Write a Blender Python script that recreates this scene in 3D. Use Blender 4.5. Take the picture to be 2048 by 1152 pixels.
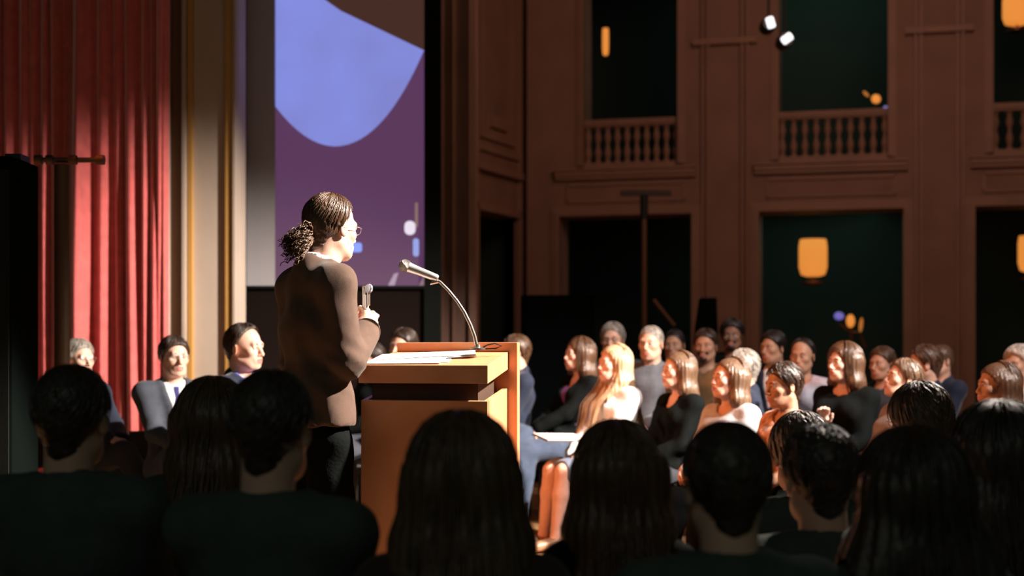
import bpy, math, random
import numpy as np
from mathutils import Vector, Matrix, Euler
random.seed(7); rng = np.random.default_rng(7)
SC = bpy.context.scene
for o in list(bpy.data.objects): bpy.data.objects.remove(o)
COL = SC.collection
# ---------------------------------------------------------------- camera
F = 2800.0; CH = 1.25; HOR = 700.0            # focal length in pixels, camera height, horizon row
cd = bpy.data.cameras.new('camera'); cam = bpy.data.objects.new('camera', cd); COL.objects.link(cam)
cam.location = (0, 0, CH); cam.rotation_euler = (math.pi/2, 0, 0)
cd.sensor_width = 36.0; cd.lens = F/2048*36.0; cd.shift_y = (HOR-576)/2048
cd.clip_start = 0.05; cd.clip_end = 200
cd.dof.use_dof = True; cd.dof.focus_distance = 5.15; cd.dof.aperture_fstop = 2.2
SC.camera = cam
SC.view_settings.view_transform = 'Standard'; SC.view_settings.look = 'None'
SC.view_settings.exposure = 0.0; SC.view_settings.gamma = 1.0; SC.view_settings.use_curve_mapping = False
# ---------------------------------------------------------------- world and lights
W = bpy.data.worlds.new('world'); SC.world = W; W.use_nodes = True
W.node_tree.nodes['Background'].inputs[0].default_value = (0.55, 1.0, 0.75, 1)
W.node_tree.nodes['Background'].inputs[1].default_value = 0.04
def spot(name, loc, target, energy, color, half_deg, blend, size=0.12):
    l = bpy.data.lights.new(name, 'SPOT'); l.energy = energy; l.color = color
    l.spot_size = math.radians(half_deg*2); l.spot_blend = blend; l.shadow_soft_size = size
    o = bpy.data.objects.new(name, l); COL.objects.link(o); o.location = loc
    o.rotation_euler = (Vector(target)-Vector(loc)).to_track_quat('-Z', 'Y').to_euler(); return o
def area(name, loc, target, energy, color, size):
    l = bpy.data.lights.new(name, 'AREA'); l.energy = energy; l.color = color; l.size = size
    o = bpy.data.objects.new(name, l); COL.objects.link(o); o.location = loc
    o.rotation_euler = (Vector(target)-Vector(loc)).to_track_quat('-Z', 'Y').to_euler(); return o
WARM = (1.0, 0.87, 0.76)
spot('stage_spot_light', (6.6, 5.6, 5.2), (-3.71, 10.38, -0.85), 14000, WARM, 16.5, 0.75)           # curtain, screen foot and the seated men
spot('lectern_spot_light', (5.8, 5.55, 6.3), (-0.45, 5.35, 1.05), 17000, WARM, 9.0, 0.35)
spot('crown_fill_spot', (3.4, 8.4, 5.6), (1.08, 4.2, 1.1), 2600, WARM, 7.0, 0.5)          # added spill spot that lights the hair crowns of foreground listeners
spot('seating_spot_light', (5.6, 4.3, 6.2), (1.9, 9.1, 0.9), 2900, (1.0, 0.88, 0.84), 19, 0.45)
spot('amber_bounce_fill', (-2.6, 6.6, 3.2), (1.6, 8.6, 1.0), 700, (1.0, 0.27, 0.06), 28, 0.8, 0.3)  # added spot standing in for warm bounce on the faces
area('hall_glow_light', (3.6, 11.6, 6.9), (2.0, 19.5, 3.4), 140, (1.0, 0.57, 0.42), 3.0)  # unseen area light added for a dim warm tone on the back wall
area('gallery_fill', (4.6, 21.0, 7.7), (4.6, 21.0, 4.0), 15, (0.55, 1.0, 0.85), 2.5)  # added teal fill that lifts the blacks in the gallery openings
area('passage_fill', (4.6, 21.0, 3.50), (4.6, 21.0, 0.0), 9, (0.55, 1.0, 0.85), 2.5)  # added teal fill that lifts the blacks in the doorways
area('rear_fill', (-1.0, -3.0, 5.0), (0.3, 6.0, 0.8), 18, (1.0, 0.93, 0.86), 2.5)  # added fill from behind the camera, lifts the foreground blacks
# ---------------------------------------------------------------- helpers
def pt(px, py, d): return Vector(((px-1024)/F*d, d, CH-(py-HOR)/F*d))
def xw(px, d): return (px-1024)/F*d
def zw(py, d): return CH-(py-HOR)/F*d
MATS = {}
def s2l(c):
    return tuple(((v/12.92) if v <= 0.04045 else ((v+0.055)/1.055)**2.4) for v in c)
def mat(name, rgb, rough=0.6, metal=0.0, bump=0.0, bscale=60, stretch=(1,1,1), var=0.0, vscale=8, emit=None, estr=0, sheen=0, sub=0, spec=0.5, coat=0):
    if name in MATS: return MATS[name]
    m = bpy.data.materials.new(name); m.use_nodes = True; nt = m.node_tree; b = nt.nodes['Principled BSDF']
    b.inputs['Base Color'].default_value = (*rgb, 1); b.inputs['Roughness'].default_value = rough
    b.inputs['Metallic'].default_value = metal; b.inputs['Specular IOR Level'].default_value = spec
    if sheen: b.inputs['Sheen Weight'].default_value = sheen; b.inputs['Sheen Roughness'].default_value = 0.4
    if coat: b.inputs['Coat Weight'].default_value = coat
    if sub:
        b.inputs['Subsurface Weight'].default_value = sub; b.inputs['Subsurface Radius'].default_value = (1.0, 0.35, 0.15)
        b.inputs['Subsurface Scale'].default_value = 0.012
    if emit: b.inputs['Emission Color'].default_value = (*emit, 1); b.inputs['Emission Strength'].default_value = estr
    tc = nt.nodes.new('ShaderNodeTexCoord'); mp = nt.nodes.new('ShaderNodeMapping'); mp.inputs['Scale'].default_value = stretch
    nt.links.new(tc.outputs['Object'], mp.inputs[0])
    if var:
        n = nt.nodes.new('ShaderNodeTexNoise'); n.inputs['Scale'].default_value = vscale; n.inputs['Detail'].default_value = 5
        nt.links.new(mp.outputs[0], n.inputs['Vector'])
        r = nt.nodes.new('ShaderNodeValToRGB'); r.color_ramp.elements[0].position = .3; r.color_ramp.elements[1].position = .7
        r.color_ramp.elements[0].color = (*[max(0, c*(1-var)) for c in rgb], 1)
        r.color_ramp.elements[1].color = (*[min(1, c*(1+var)) for c in rgb], 1)
        nt.links.new(n.outputs['Fac'], r.inputs[0]); nt.links.new(r.outputs[0], b.inputs['Base Color'])
    if bump:
        n = nt.nodes.new('ShaderNodeTexNoise'); n.inputs['Scale'].default_value = bscale; n.inputs['Detail'].default_value = 4
        nt.links.new(mp.outputs[0], n.inputs['Vector'])
        bp = nt.nodes.new('ShaderNodeBump'); bp.inputs['Strength'].default_value = bump; bp.inputs['Distance'].default_value = 0.01
        nt.links.new(n.outputs['Fac'], bp.inputs['Height']); nt.links.new(bp.outputs[0], b.inputs['Normal'])
    MATS[name] = m; return m
def mesh_np(name, parts, mats, smooth=True):
    """parts: list of (verts Nx3, faces list/array Mx4 or Mx3, material index or array)"""
    V = []; loops = []; sizes = []; mi = []; off = 0
    for v, f, m in parts:
        v = np.asarray(v, dtype=np.float32); f = np.asarray(f, dtype=np.int64)
        if len(f) == 0: continue
        V.append(v); loops.append((f+off).ravel()); sizes.append(np.full(len(f), f.shape[1])); off += len(v)
        mi.append(np.full(len(f), m) if np.isscalar(m) else np.asarray(m))
    V = np.concatenate(V); loops = np.concatenate(loops); sizes = np.concatenate(sizes); mi = np.concatenate(mi)
    me = bpy.data.meshes.new(name)
    me.vertices.add(len(V)); me.vertices.foreach_set('co', V.ravel())
    me.loops.add(len(loops)); me.loops.foreach_set('vertex_index', loops.astype(np.int32))
    me.polygons.add(len(sizes)); st = np.concatenate([[0], np.cumsum(sizes)[:-1]])
    me.polygons.foreach_set('loop_start', st.astype(np.int32)); me.polygons.foreach_set('loop_total', sizes.astype(np.int32))
    for m in mats: me.materials.append(m)
    me.polygons.foreach_set('material_index', mi.astype(np.int32))
    me.update(calc_edges=True); me.validate()
    if smooth: me.polygons.foreach_set('use_smooth', np.ones(len(me.polygons), dtype=bool))
    return me
def link(name, me, parent=None, loc=None):
    o = bpy.data.objects.new(name, me); COL.objects.link(o)
    if parent is not None: o.parent = parent
    if loc is not None: o.location = loc
    return o
def tag(o, label, cat, group=None):
    o['label'] = label; o['category'] = cat
    if group: o['group'] = group
    return o
def empty(name, loc=(0,0,0), rz=0, label=None, cat=None, group=None):
    o = bpy.data.objects.new(name, None); COL.objects.link(o); o.location = loc; o.rotation_euler = (0,0,rz); o.empty_display_size = .1
    if label: tag(o, label, cat, group)
    return o
def struct(o): o['kind'] = 'structure'; return o
class MB:
    """collects boxes, prisms, tubes, lathes into one mesh"""
    def __init__(s): s.v = []; s.f = []; s.m = []
    def add(s, v, f, m=0):
        o = len(s.v); s.v += [tuple(p) for p in v]; s.f += [tuple(i+o for i in q) for q in f]; s.m += [m]*len(f); return s
    def box(s, x0, x1, y0, y1, z0, z1, m=0):
        v = [(x,y,z) for z in (z0,z1) for y in (y0,y1) for x in (x0,x1)]
        return s.add(v, [(0,2,3,1),(4,5,7,6),(0,1,5,4),(2,6,7,3),(0,4,6,2),(1,3,7,5)], m)
    def hexa(s, b, t, m=0):   # b,t: four bottom and four top points, counterclockwise seen from above
        return s.add(list(b)+list(t), [(3,2,1,0),(4,5,6,7),(0,1,5,4),(1,2,6,5),(2,3,7,6),(3,0,4,7)], m)
    def tube(s, pts, r, n=10, m=0, caps=True):
        pts = [Vector(p) for p in pts]; k = len(pts); r = [r]*k if isinstance(r, (int,float)) else r
        v = []; f = []; prev = None
        for i, p in enumerate(pts):
            t = (pts[min(i+1,k-1)]-pts[max(i-1,0)]).normalized()
            if prev is None: a = t.orthogonal().normalized()
            else: a = (prev - t*prev.dot(t)).normalized()
            prev = a; b = t.cross(a)
            for j in range(n):
                th = 2*math.pi*j/n; v.append(p+(a*math.cos(th)+b*math.sin(th))*r[i])
        for i in range(k-1):
            for j in range(n): f.append((i*n+j, i*n+(j+1)%n, (i+1)*n+(j+1)%n, (i+1)*n+j))
        if caps: f.append(tuple(range(n-1,-1,-1))); f.append(tuple(range((k-1)*n, k*n)))
        return s.add(v, f, m)
    def lathe(s, prof, c=(0,0,0), n=16, m=0, M=None):
        v = []; f = []; k = len(prof)
        for r, z in prof:
            for j in range(n):
                th = 2*math.pi*j/n; p = Vector((r*math.cos(th), r*math.sin(th), z))
                if M: p = M @ p
                v.append(p+Vector(c))
        for i in range(k-1):
            for j in range(n): f.append((i*n+j, i*n+(j+1)%n, (i+1)*n+(j+1)%n, (i+1)*n+j))
        f.append(tuple(range(n-1,-1,-1))); f.append(tuple(range((k-1)*n, k*n)))
        return s.add(v, f, m)
    def data(s, name, mats, smooth=False, bevel=0):
        me = bpy.data.meshes.new(name); me.from_pydata(s.v, [], s.f)
        for m in mats: me.materials.append(m)
        me.polygons.foreach_set('material_index', s.m); me.update()
        if smooth:
            me.polygons.foreach_set('use_smooth', [True]*len(me.polygons))
            try: me.set_sharp_from_angle(angle=math.radians(40))
            except Exception: pass
        return me
    def build(s, name, mats, parent=None, loc=None, smooth=False, bevel=0):
        if not isinstance(mats, (list,tuple)): mats = [mats]
        o = link(name, s.data(name, mats, smooth), parent, loc)
        if bevel:
            b = o.modifiers.new('bevel', 'BEVEL'); b.width = bevel; b.segments = 2; b.limit_method = 'ANGLE'
        return o
# ---------------------------------------------------------------- implicit surfaces
def A3(p): return np.asarray(p, dtype=np.float32)
def smin(a, b, k):
    h = np.maximum(k-np.abs(a-b), 0)/k; return np.minimum(a, b)-h*h*k*0.25
def smax(a, b, k): return -smin(-a, -b, k)
class Field:
    def __init__(s, lo, hi, h):
        s.o = A3(lo); s.h = h; s.n = np.maximum(((A3(hi)-s.o)/h).astype(int)+2, 3)
        s.ax = [s.o[i]+h*np.arange(s.n[i], dtype=np.float32) for i in range(3)]
        s.D = np.full(tuple(s.n), 0.6, dtype=np.float32)
    def _sl(s, lo, hi):
        sl = []
        for i in range(3):
            a = int(max(0, math.floor((lo[i]-s.o[i])/s.h))); b = int(min(s.n[i], math.ceil((hi[i]-s.o[i])/s.h)+1))
            if b <= a: return None
            sl.append(slice(a, b))
        return tuple(sl)
    def grid(s, sl): return s.ax[0][sl[0]][:,None,None], s.ax[1][sl[1]][None,:,None], s.ax[2][sl[2]][None,None,:]
    def put(s, sl, d, k, op):
        if op == 'u': s.D[sl] = smin(s.D[sl], d, k)
        elif op == 's': s.D[sl] = smax(s.D[sl], -d, k)
        else: s.D[sl] = smax(s.D[sl], d, k)
    def cap(s, a, b, ra, rb, k=0.02, op='u', sx=1.0, sy=1.0):
        a = A3(a); b = A3(b); pad = k*1.5+0.03; R = max(ra, rb)
        lo = np.minimum(a, b)-R*A3((sx,sy,1))-pad; hi = np.maximum(a, b)+R*A3((sx,sy,1))+pad
        sl = s._sl(lo, hi)
        if sl is None: return s
        X, Y, Z = s.grid(sl); S = A3((sx, sy, 1)); m = (a+b)/2
        A = (a-m)/S; B = (b-m)/S; X = (X-m[0])/sx; Y = (Y-m[1])/sy; Z = Z-m[2]
        ba = B-A; L = max(float(ba@ba), 1e-9)
        t = np.clip(((X-A[0])*ba[0]+(Y-A[1])*ba[1]+(Z-A[2])*ba[2])/L, 0, 1)
        d = np.sqrt((X-A[0]-t*ba[0])**2+(Y-A[1]-t*ba[1])**2+(Z-A[2]-t*ba[2])**2)-(ra+(rb-ra)*t)
        s.put(sl, d, k, op); return s
    def ell(s, c, r, k=0.02, op='u', R=None):
        c = A3(c); r = A3(r); pad = k*1.5+0.03; m = float(r.max()) if R is not None else None
        ext = (np.full(3, m) if R is not None else r)+pad
        sl = s._sl(c-ext, c+ext)
        if sl is None: return s
        X, Y, Z = s.grid(sl); X = X-c[0]; Y = Y-c[1]; Z = Z-c[2]
        if R is not None:
            Q = np.asarray(R)   # rows: local axes in world
            X, Y, Z = (Q[0,0]*X+Q[0,1]*Y+Q[0,2]*Z, Q[1,0]*X+Q[1,1]*Y+Q[1,2]*Z, Q[2,0]*X+Q[2,1]*Y+Q[2,2]*Z)
        k0 = np.sqrt((X/r[0])**2+(Y/r[1])**2+(Z/r[2])**2); k1 = np.sqrt((X/r[0]**2)**2+(Y/r[1]**2)**2+(Z/r[2]**2)**2)+1e-6
        s.put(sl, k0*(k0-1)/k1, k, op); return s
    def fn(s, f, k=0.01, op='i'):
        X, Y, Z = s.ax[0][:,None,None], s.ax[1][None,:,None], s.ax[2][None,None,:]
        s.put((slice(None),)*3, np.broadcast_to(f(X, Y, Z), s.D.shape), k, op); return s
    def disp(s, f):
        X, Y, Z = s.ax[0][:,None,None], s.ax[1][None,:,None], s.ax[2][None,None,:]
        s.D = s.D+f(X, Y, Z).astype(np.float32); return s
    def front(s, z, x=0.0):   # largest y inside at this height
        i = int(round((x-s.o[0])/s.h)); k = int(round((z-s.o[2])/s.h))
        if not (0 <= i < s.n[0] and 0 <= k < s.n[2]): return 0
        q = np.where(s.D[i,:,k] < 0)[0]
        if len(q) == 0: return 0.0
        j = q[-1]; a = s.D[i,j,k]; b = s.D[i,min(j+1,s.n[1]-1),k]
        return float(s.ax[1][j]+s.h*a/(a-b+1e-9))
    def net(s):
        D = s.D; I = D < 0; nx, ny, nz = D.shape
        c = [I[i:nx-1+i, j:ny-1+j, k:nz-1+k] for i in (0,1) for j in (0,1) for k in (0,1)]
        cnt = sum(x.astype(np.int8) for x in c); mix = (cnt > 0) & (cnt < 8)
        ii, jj, kk = np.where(mix); N = len(ii)
        if N == 0: return np.zeros((0,3)), np.zeros((0,4), int)
        idx = np.full(mix.shape, -1, dtype=np.int64); idx[ii,jj,kk] = np.arange(N)
        P = np.zeros((N,3), np.float64); C = np.zeros(N)
        base = np.stack([ii,jj,kk], 1)
        for ax in range(3):
            o1, o2 = [a for a in range(3) if a != ax]
            for u in (0,1):
                for v in (0,1):
                    q = base.copy(); q[:,o1] += u; q[:,o2] += v; r = q.copy(); r[:,ax] += 1
                    a = D[q[:,0],q[:,1],q[:,2]]; b = D[r[:,0],r[:,1],r[:,2]]; m = (a < 0) != (b < 0)
                    t = np.where(m, a/(a-b+1e-12), 0); w = q.astype(float); w[:,ax] += t
                    P += np.where(m[:,None], w, 0); C += m
        P = P/np.maximum(C,1)[:,None]*s.h+s.o
        F_ = []
        for ax in range(3):
            o1, o2 = [(1,2),(2,0),(0,1)][ax]
            sa = [slice(None)]*3; sb = [slice(None)]*3; sa[ax] = slice(0,-1); sb[ax] = slice(1,None)
            X = I[tuple(sa)] != I[tuple(sb)]; q = np.stack(np.where(X), 1)
            q = q[(q[:,o1] >= 1) & (q[:,o2] >= 1) & (q[:,o1] < D.shape[o1]-1) & (q[:,o2] < D.shape[o2]-1)]
            if len(q) == 0: continue
            def g(a, b):
                r = q.copy(); r[:,o1] -= a; r[:,o2] -= b; return idx[r[:,0],r[:,1],r[:,2]]
            quad = np.stack([g(1,1), g(0,1), g(0,0), g(1,0)], 1)
            flip = ~I[q[:,0],q[:,1],q[:,2]]; quad[flip] = quad[flip][:,::-1]
            F_.append(quad)
        return P, np.concatenate(F_)
def xf(v, M):
    M = np.array(M); return v@M[:3,:3].T+M[:3,3]
def uv_sphere(c, r, n=10, m=8):
    v = []; f = []
    for i in range(m+1):
        a = math.pi*i/m
        for j in range(n): b = 2*math.pi*j/n; v.append((c[0]+r*math.sin(a)*math.cos(b), c[1]+r*math.cos(a), c[2]+r*math.sin(a)*math.sin(b)))
    for i in range(m):
        for j in range(n): f.append((i*n+j, (i+1)*n+j, (i+1)*n+(j+1)%n, i*n+(j+1)%n))
    return np.array(v), np.array(f)
def tubes(paths, r0, r1, sides=4):
    """paths N x M x 3 -> joined tapered tubes"""
    P = np.asarray(paths, dtype=np.float64); N, M, _ = P.shape
    T = np.gradient(P, axis=1); T /= np.linalg.norm(T, axis=2, keepdims=True)+1e-9
    ref = np.array([0.3, 0.9, 0.31]); A = np.cross(T, ref); A /= np.linalg.norm(A, axis=2, keepdims=True)+1e-9; B = np.cross(T, A)
    t = np.linspace(0, 1, M)[None,:,None]; R = (r0+(r1-r0)*t)*np.ones((N,M,1))
    V = np.stack([P+R*(A*math.cos(2*math.pi*k/sides)+B*math.sin(2*math.pi*k/sides)) for k in range(sides)], 2).reshape(-1,3)
    i = np.arange(N)[:,None,None]; j = np.arange(M-1)[None,:,None]; k = np.arange(sides)[None,None,:]
    b = (i*M+j)*sides; q = np.stack([b+k, b+(k+1)%sides, b+sides+(k+1)%sides, b+sides+k], -1).reshape(-1,4)
    return V, q
# ---------------------------------------------------------------- head, hands
HEADS = {}
def head_mesh(var, h=.0042):
    """facing +Y, eyes at z=0, crown +.118, chin -.115; materials 0 skin 1 lips 2 eye white 3 iris 4 brow"""
    if (var, h) in HEADS: return HEADS[(var, h)]
    fem = var.startswith('f'); r = np.random.default_rng(sum(map(ord, var))*7); q = lambda a: float(r.uniform(-a, a))
    F_ = Field((-.1,-.125,-.17), (.1,.135,.13), h)
    F_.ell((0,-.012,.032), (.076+q(.002),.096,.086), .02)
    F_.ell((0,.028,-.03), (.058+q(.002),.060,.082), .03)
    jw = .040 if fem else .047
    F_.ell((0,.040,-.078), (jw+q(.003),.044,.034), .03)
    F_.ell((0,.074,-.103+q(.003)), (.014 if fem else .018,.015,.013), .022)
    for sx in (-1,1):
        F_.ell((sx*.040,.060,-.022), (.022,.022,.020), .025)
        F_.cap((sx*.052,.0,-.06), (sx*.030,.055,-.095), .018, .014, .03)
    F_.cap((-.034,.080,.019), (.034,.080,.019), .010 if fem else .0125, .010 if fem else .0125, .018)
    for sx in (-1,1): F_.ell((sx*.031,.097,-.001), (.019,.018,.0125), .014, 's')
    nl = q(.003)+(0 if fem else .004)
    F_.cap((0,.086,.012), (0,.106+nl,-.032), .0065, .0095, .014)
    F_.ell((0,.106+nl,-.036), (.0105,.010,.009), .008)
    for sx in (-1,1): F_.ell((sx*.0115,.097,-.040), (.0075,.010,.007), .006)
    F_.ell((0,.080,-.066), (.030,.018,.022), .018)
    F_.ell((0,.0955,-.0605), (.022,.008,.0065), .006); F_.ell((0,.0945,-.0745), (.018,.0085,.0075), .006)
    F_.cap((-.022,.104,-.067), (.022,.104,-.067), .0038, .0038, .005, 's')
    for sx in (-1,1): # closed upper lid ridges
        F_.cap((sx*.020,.0885,.0065), (sx*.042,.084,.0055), .0042, .0042, .006)
        Rz = np.array(Matrix.Rotation(sx*math.radians(18), 3, 'Z'))
        F_.ell((sx*.081,-.008,-.010), (.006,.018,.030), .007, R=Rz)
        F_.ell((sx*.089,-.004,-.006), (.005,.010,.018), .005, 's', R=Rz)
    F_.cap((0,-.022,-.05), (0,-.034,-.22), .050 if fem else .058, .048 if fem else .060, .03)
    v, f = F_.net()
    c = v[f].mean(1); m = np.zeros(len(f), int)
    m[(np.abs(c[:,0]) < .023) & (c[:,1] > .086) & (c[:,2] < -.0555) & (c[:,2] > -.080) & (((c[:,0]/.024)**2+((c[:,2]+.0675)/.0135)**2) < 1)] = 1
    parts = [(v, f, m)]
    for sx in (-1,1):
        a, b = uv_sphere((sx*.031,.0765,-.001), .0125, 12, 8); parts.append((a, b, 2))
        a, b = uv_sphere((sx*.0300,.0835,-.001), .0062, 10, 6); parts.append((a, b, 3))
        p = np.array([[(sx*.016,.0935,.017),(sx*.027,.0935,.0225),(sx*.038,.0885,.0215),(sx*.047,.080,.015)]])
        a, b = tubes(p, .0032, .0018, 6); parts.append((a, b, 4))
    HEADS[(var, h)] = parts; return parts
HANDS = {}
def hand_mesh(kind):
    """wrist at origin, fingers +Y, palm faces -Z, thumb at +X (right hand seen with palm down: mirror for the other)"""
    if kind in HANDS: return HANDS[kind]
    curl = dict(relaxed=(22,28,18), clasp=(40,50,30), grip=(62,70,45), open=(8,12,8), raised=(30,42,25), pinch=(45,40,25))[kind]
    F_ = Field((-.075,-.06,-.10), (.085,.20,.035), 0.004)
    F_.cap((0,-.05,0), (0,.0,0), .020, .019, .012, sx=1.3)
    F_.cap((.012,.022,0), (.018,.072,0), .0155, .0125, .012, sx=1.25); F_.cap((-.012,.022,0), (-.018,.070,0), .0155, .0125, .012, sx=1.25)
    F_.cap((.024,.012,-.006), (.030,.038,-.010), .015, .012, .012)
    spec = [(-.031,.073,(.032,.021,.018),.0076),(-.011,.080,(.042,.027,.021),.0084),(.010,.082,(.045,.029,.022),.0088),(.030,.078,(.040,.025,.021),.0085)]
    for i, (x, y, L, r) in enumerate(spec):
        a = 0; p = Vector((x, y, 0)); sp = (x-.0)*1.6; q_ = p
        for j in range(3):
            a += math.radians(curl[j]*(1+0.10*(1.5-i)) if kind != 'pinch' or i < 3 else curl[j]*.55)
            n = q_+Vector((math.sin(sp)*math.cos(a), math.cos(sp)*math.cos(a), -math.sin(a)))*L[j]
            F_.cap(q_, n, r*(1-.07*j), r*(1-.07*(j+1)), .0035); q_ = n
    if kind in ('grip','clasp','pinch'): th = [(.030,.022,-.008),(.046,.045,-.030),(.036,.072,-.045),(.022,.086,-.050)]
    else: th = [(.030,.018,-.006),(.054,.042,-.020),(.062,.070,-.026),(.063,.092,-.028)]
    for a, b, r0, r1 in zip(th, th[1:], (.0125,.0105,.0095), (.0105,.0095,.0082)): F_.cap(a, b, r0, r1, .005)
    HANDS[kind] = F_.net(); return HANDS[kind]
# ---------------------------------------------------------------- hair (in head space)
HAIRS = {}
def ell_pt(th, ph, R, c=(0,-.012,.032)):
    """th from the crown down, ph azimuth, 0 = front (+Y)"""
    th, ph = np.broadcast_arrays(th, ph)
    return np.stack([c[0]+R[0]*np.sin(th)*np.sin(ph), c[1]+R[1]*np.sin(th)*np.cos(ph), c[2]+R[2]*np.cos(th)], -1)
def hair_mesh(style, length=.3, seed=0):
    key = (style, length, seed)
    if key in HAIRS: return HAIRS[key]
    r = np.random.default_rng(seed+11); parts = []; rec = style == 'recede'; style = 'short' if rec else style
    cut = lambda yA, zA, yB, zB: (lambda X, Y, Z: -(((Y-yA)*(zB-zA)-(Z-zA)*(yB-yA))/math.hypot(yB-yA, zB-zA))+0*X)
    lo = -.16 if style in ('short','crop','bald','wavy') else -.12-length-.05
    G = Field((-.17,-.19,lo), (.17,.13,.17), .006 if style in ('short','crop','bald','bun','pony') else .008)
    if style in ('short','crop','bald','wavy','bun','pony'):
        e = dict(short=.013, crop=.006, bald=.004, wavy=.020, bun=.010, pony=.010)[style]
        G.ell((0,-.014,.034), (.076+e,.096+e,.086+e), .01)
        if style != 'bald': G.cap((0,-.055,-.02), (0,-.055,-.065), .055, .042, .03)
        if style == 'wavy': G.ell((0,-.07,-.02), (.08,.05,.07), .03)
        if style == 'bald': G.fn(lambda X,Y,Z: (Z-.055)+0*X+0*Y, .01)
        pl_ = (.052,.108,-.052,-.085) if rec else ((.046,.104,-.050,-.085) if style in ('bun','pony') else (.086,.082,-.052,-.085)); G.fn(cut(*pl_), .012)
        # keep the ears clear
        for sx in (-1,1): G.ell((sx*.088,.010,-.022), (.020,.030,.036), .01, 's')
        f = 34 if style != 'wavy' else 20
        G.disp(lambda X,Y,Z: .0022*np.sin(f*2*np.arctan2(X, Z+.02)+3*np.sin(22*Y))*np.ones_like(Y))
    frnt = style == 'tuckfront'; tuck = style == 'tuck' or frnt; style = 'long' if tuck else style
    if style in ('long','bob','thick'):
        w = .010 if style != 'thick' else .018
        G.ell((0,-.016,.034), (.080+w,.100+w,.088+w*.8), .01)
        zb = -.06-length
        yb = -.030-.34*max(0, length-.06); 
        for sx in (-1,1): G.cap((sx*.066,-.02,.02), (sx*(.080+w),-.015,-.12), .034+w*.5, .030+w*.5, .05); G.cap((sx*(.080+w),-.018,-.12), (sx*(.075+w),yb,zb+.05), .030+w*.5, .026+w*.5, .05)
        G.cap((0,-.060,.0), (0,-.085,-.12), .052+w*.6, .040+w*.5, .06, sx=1.55); G.cap((0,-.085,-.12), (0,yb-.045,zb+.03), .044+w*.6, .034+w*.5, .06, sx=1.55)
        if frnt:
            for sx in (-1,1):
                G.cap((sx*.078,-.03,-.03), (sx*.088,.03,-.17), .022, .026, .03); G.cap((sx*.088,.03,-.17), (sx*.080,.125,-.27), .026, .026, .03); G.cap((sx*.080,.125,-.27), (sx*.070,.150,-.44), .026, .015, .03)
        if style == 'thick':
            for sx in (-1,1): G.cap((sx*.05,-.03,-.05), (sx*(.11),-.04,zb+.02), .040, .075, .06)
        # face opening: an ellipsoid cut plus the neck front
        if tuck: G.ell((0,.082,-.030), (.100,.078,.102), .012, 's')
        else: G.ell((0,.105,-.030), (.060,.078,.100), .018, 's')
        G.cap((0,.06,-.08), (0,.09,-.40), .058, .085, .03, 's')
        G.fn(lambda X,Y,Z: (Y-.095)+0*X+0*Z, .02)
        G.disp(lambda X,Y,Z: .003*np.sin(30*np.arctan2(X, -Y+.0)+2*np.sin(9*Z))*(Z < .09)+0*Z)
    if style in ('bun',): G.ell((0,-.118,.040), (.036,.032,.036), .012)
    v, f = G.net(); parts.append((v, f, 0))
    # locks
    if style in ('long','thick','bob'):
        N = 230 if style == 'thick' else 170; M = 13; ph = r.uniform(math.radians(100 if tuck else 52), math.radians(260 if tuck else 308), N); w = .012 if style != 'thick' else .021
        tt = np.linspace(0, 1, M)[None,:]; L = (length+.10)*r.uniform(.80, 1.06, N)[:,None]
        thm = np.minimum(tt*2.2, 1)*1.65+.12
        R = np.array([.082+w,.102+w,.090+w]); jit = r.uniform(.97, 1.05, N)[:,None,None]
        P = ell_pt(thm, ph[:,None]*np.ones((1,M)), R)*jit
        drop = np.maximum(tt*2.2-1, 0)/1.2*L
        P[...,2] -= drop; P[...,0] += r.normal(0, .004, (N,1))+.006*np.sin(10*drop+r.uniform(0,6,(N,1)))
        P[...,1] += -drop*.12+.006*np.cos(9*drop+r.uniform(0,6,(N,1)))
        P[...,1] -= .24*np.maximum(drop-.10, 0)
        if style == 'thick': P[...,0] *= 1+drop*.8
        if frnt:
            n2 = 46; t2 = np.linspace(0, 1, 12)[None,:]; sg = np.where(np.arange(n2) % 2 == 0, 1., -1.)[:,None]; j1 = r.normal(0, .012, (n2,1)); j2 = r.normal(0, .012, (n2,1))
            Q = np.stack([np.interp(t2*np.ones((n2,1)), [0,.2,.4,.62,1], v_) for v_ in ([.03,.082,.090,.082,.070],[-.03,-.02,.035,.14,.172],[.125,.0,-.16,-.27,-.46])], -1)
            Q[...,0] = Q[...,0]*sg+j1; Q[...,1] += j2*.8+.010; Q[...,2] += .0; parts.append((*tubes(Q, .0042, .0014), 0))
        parts.append((*tubes(P, .0042, .0016), 0))
    elif style in ('short','wavy','crop','pony','bun'):
        N = 260 if style != 'crop' else 200; M = 5
        th = r.uniform(.05, 1.75, N); ph = r.uniform(-math.pi, math.pi, N)
        ok = ell_pt(th, ph, (.09,.11,.1)); f = cut(*pl_)(ok[:,0], ok[:,1], ok[:,2]) < -.012
        th = th[f]; ph = ph[f]; N = len(th)
        e = dict(short=.015, crop=.008, wavy=.022, pony=.011, bun=.011)[style]; ln = dict(short=.5, crop=.22, wavy=.6, pony=.8, bun=.7)[style]
        tt = np.linspace(0, 1, M)[None,:]; R = np.array([.076+e,.096+e,.086+e])
        thm = th[:,None]+tt*ln*np.abs(np.sin(ph))[:,None]*.8+tt*ln*.3; phm = ph[:,None]+tt*np.sign(ph)[:,None]*ln*.4
        P = ell_pt(thm, phm, R)*(1+np.sin(tt*math.pi)*.02)[...,None]
        parts.append((*tubes(P, .0036 if style != 'crop' else .0022, .0008), 0))
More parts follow.
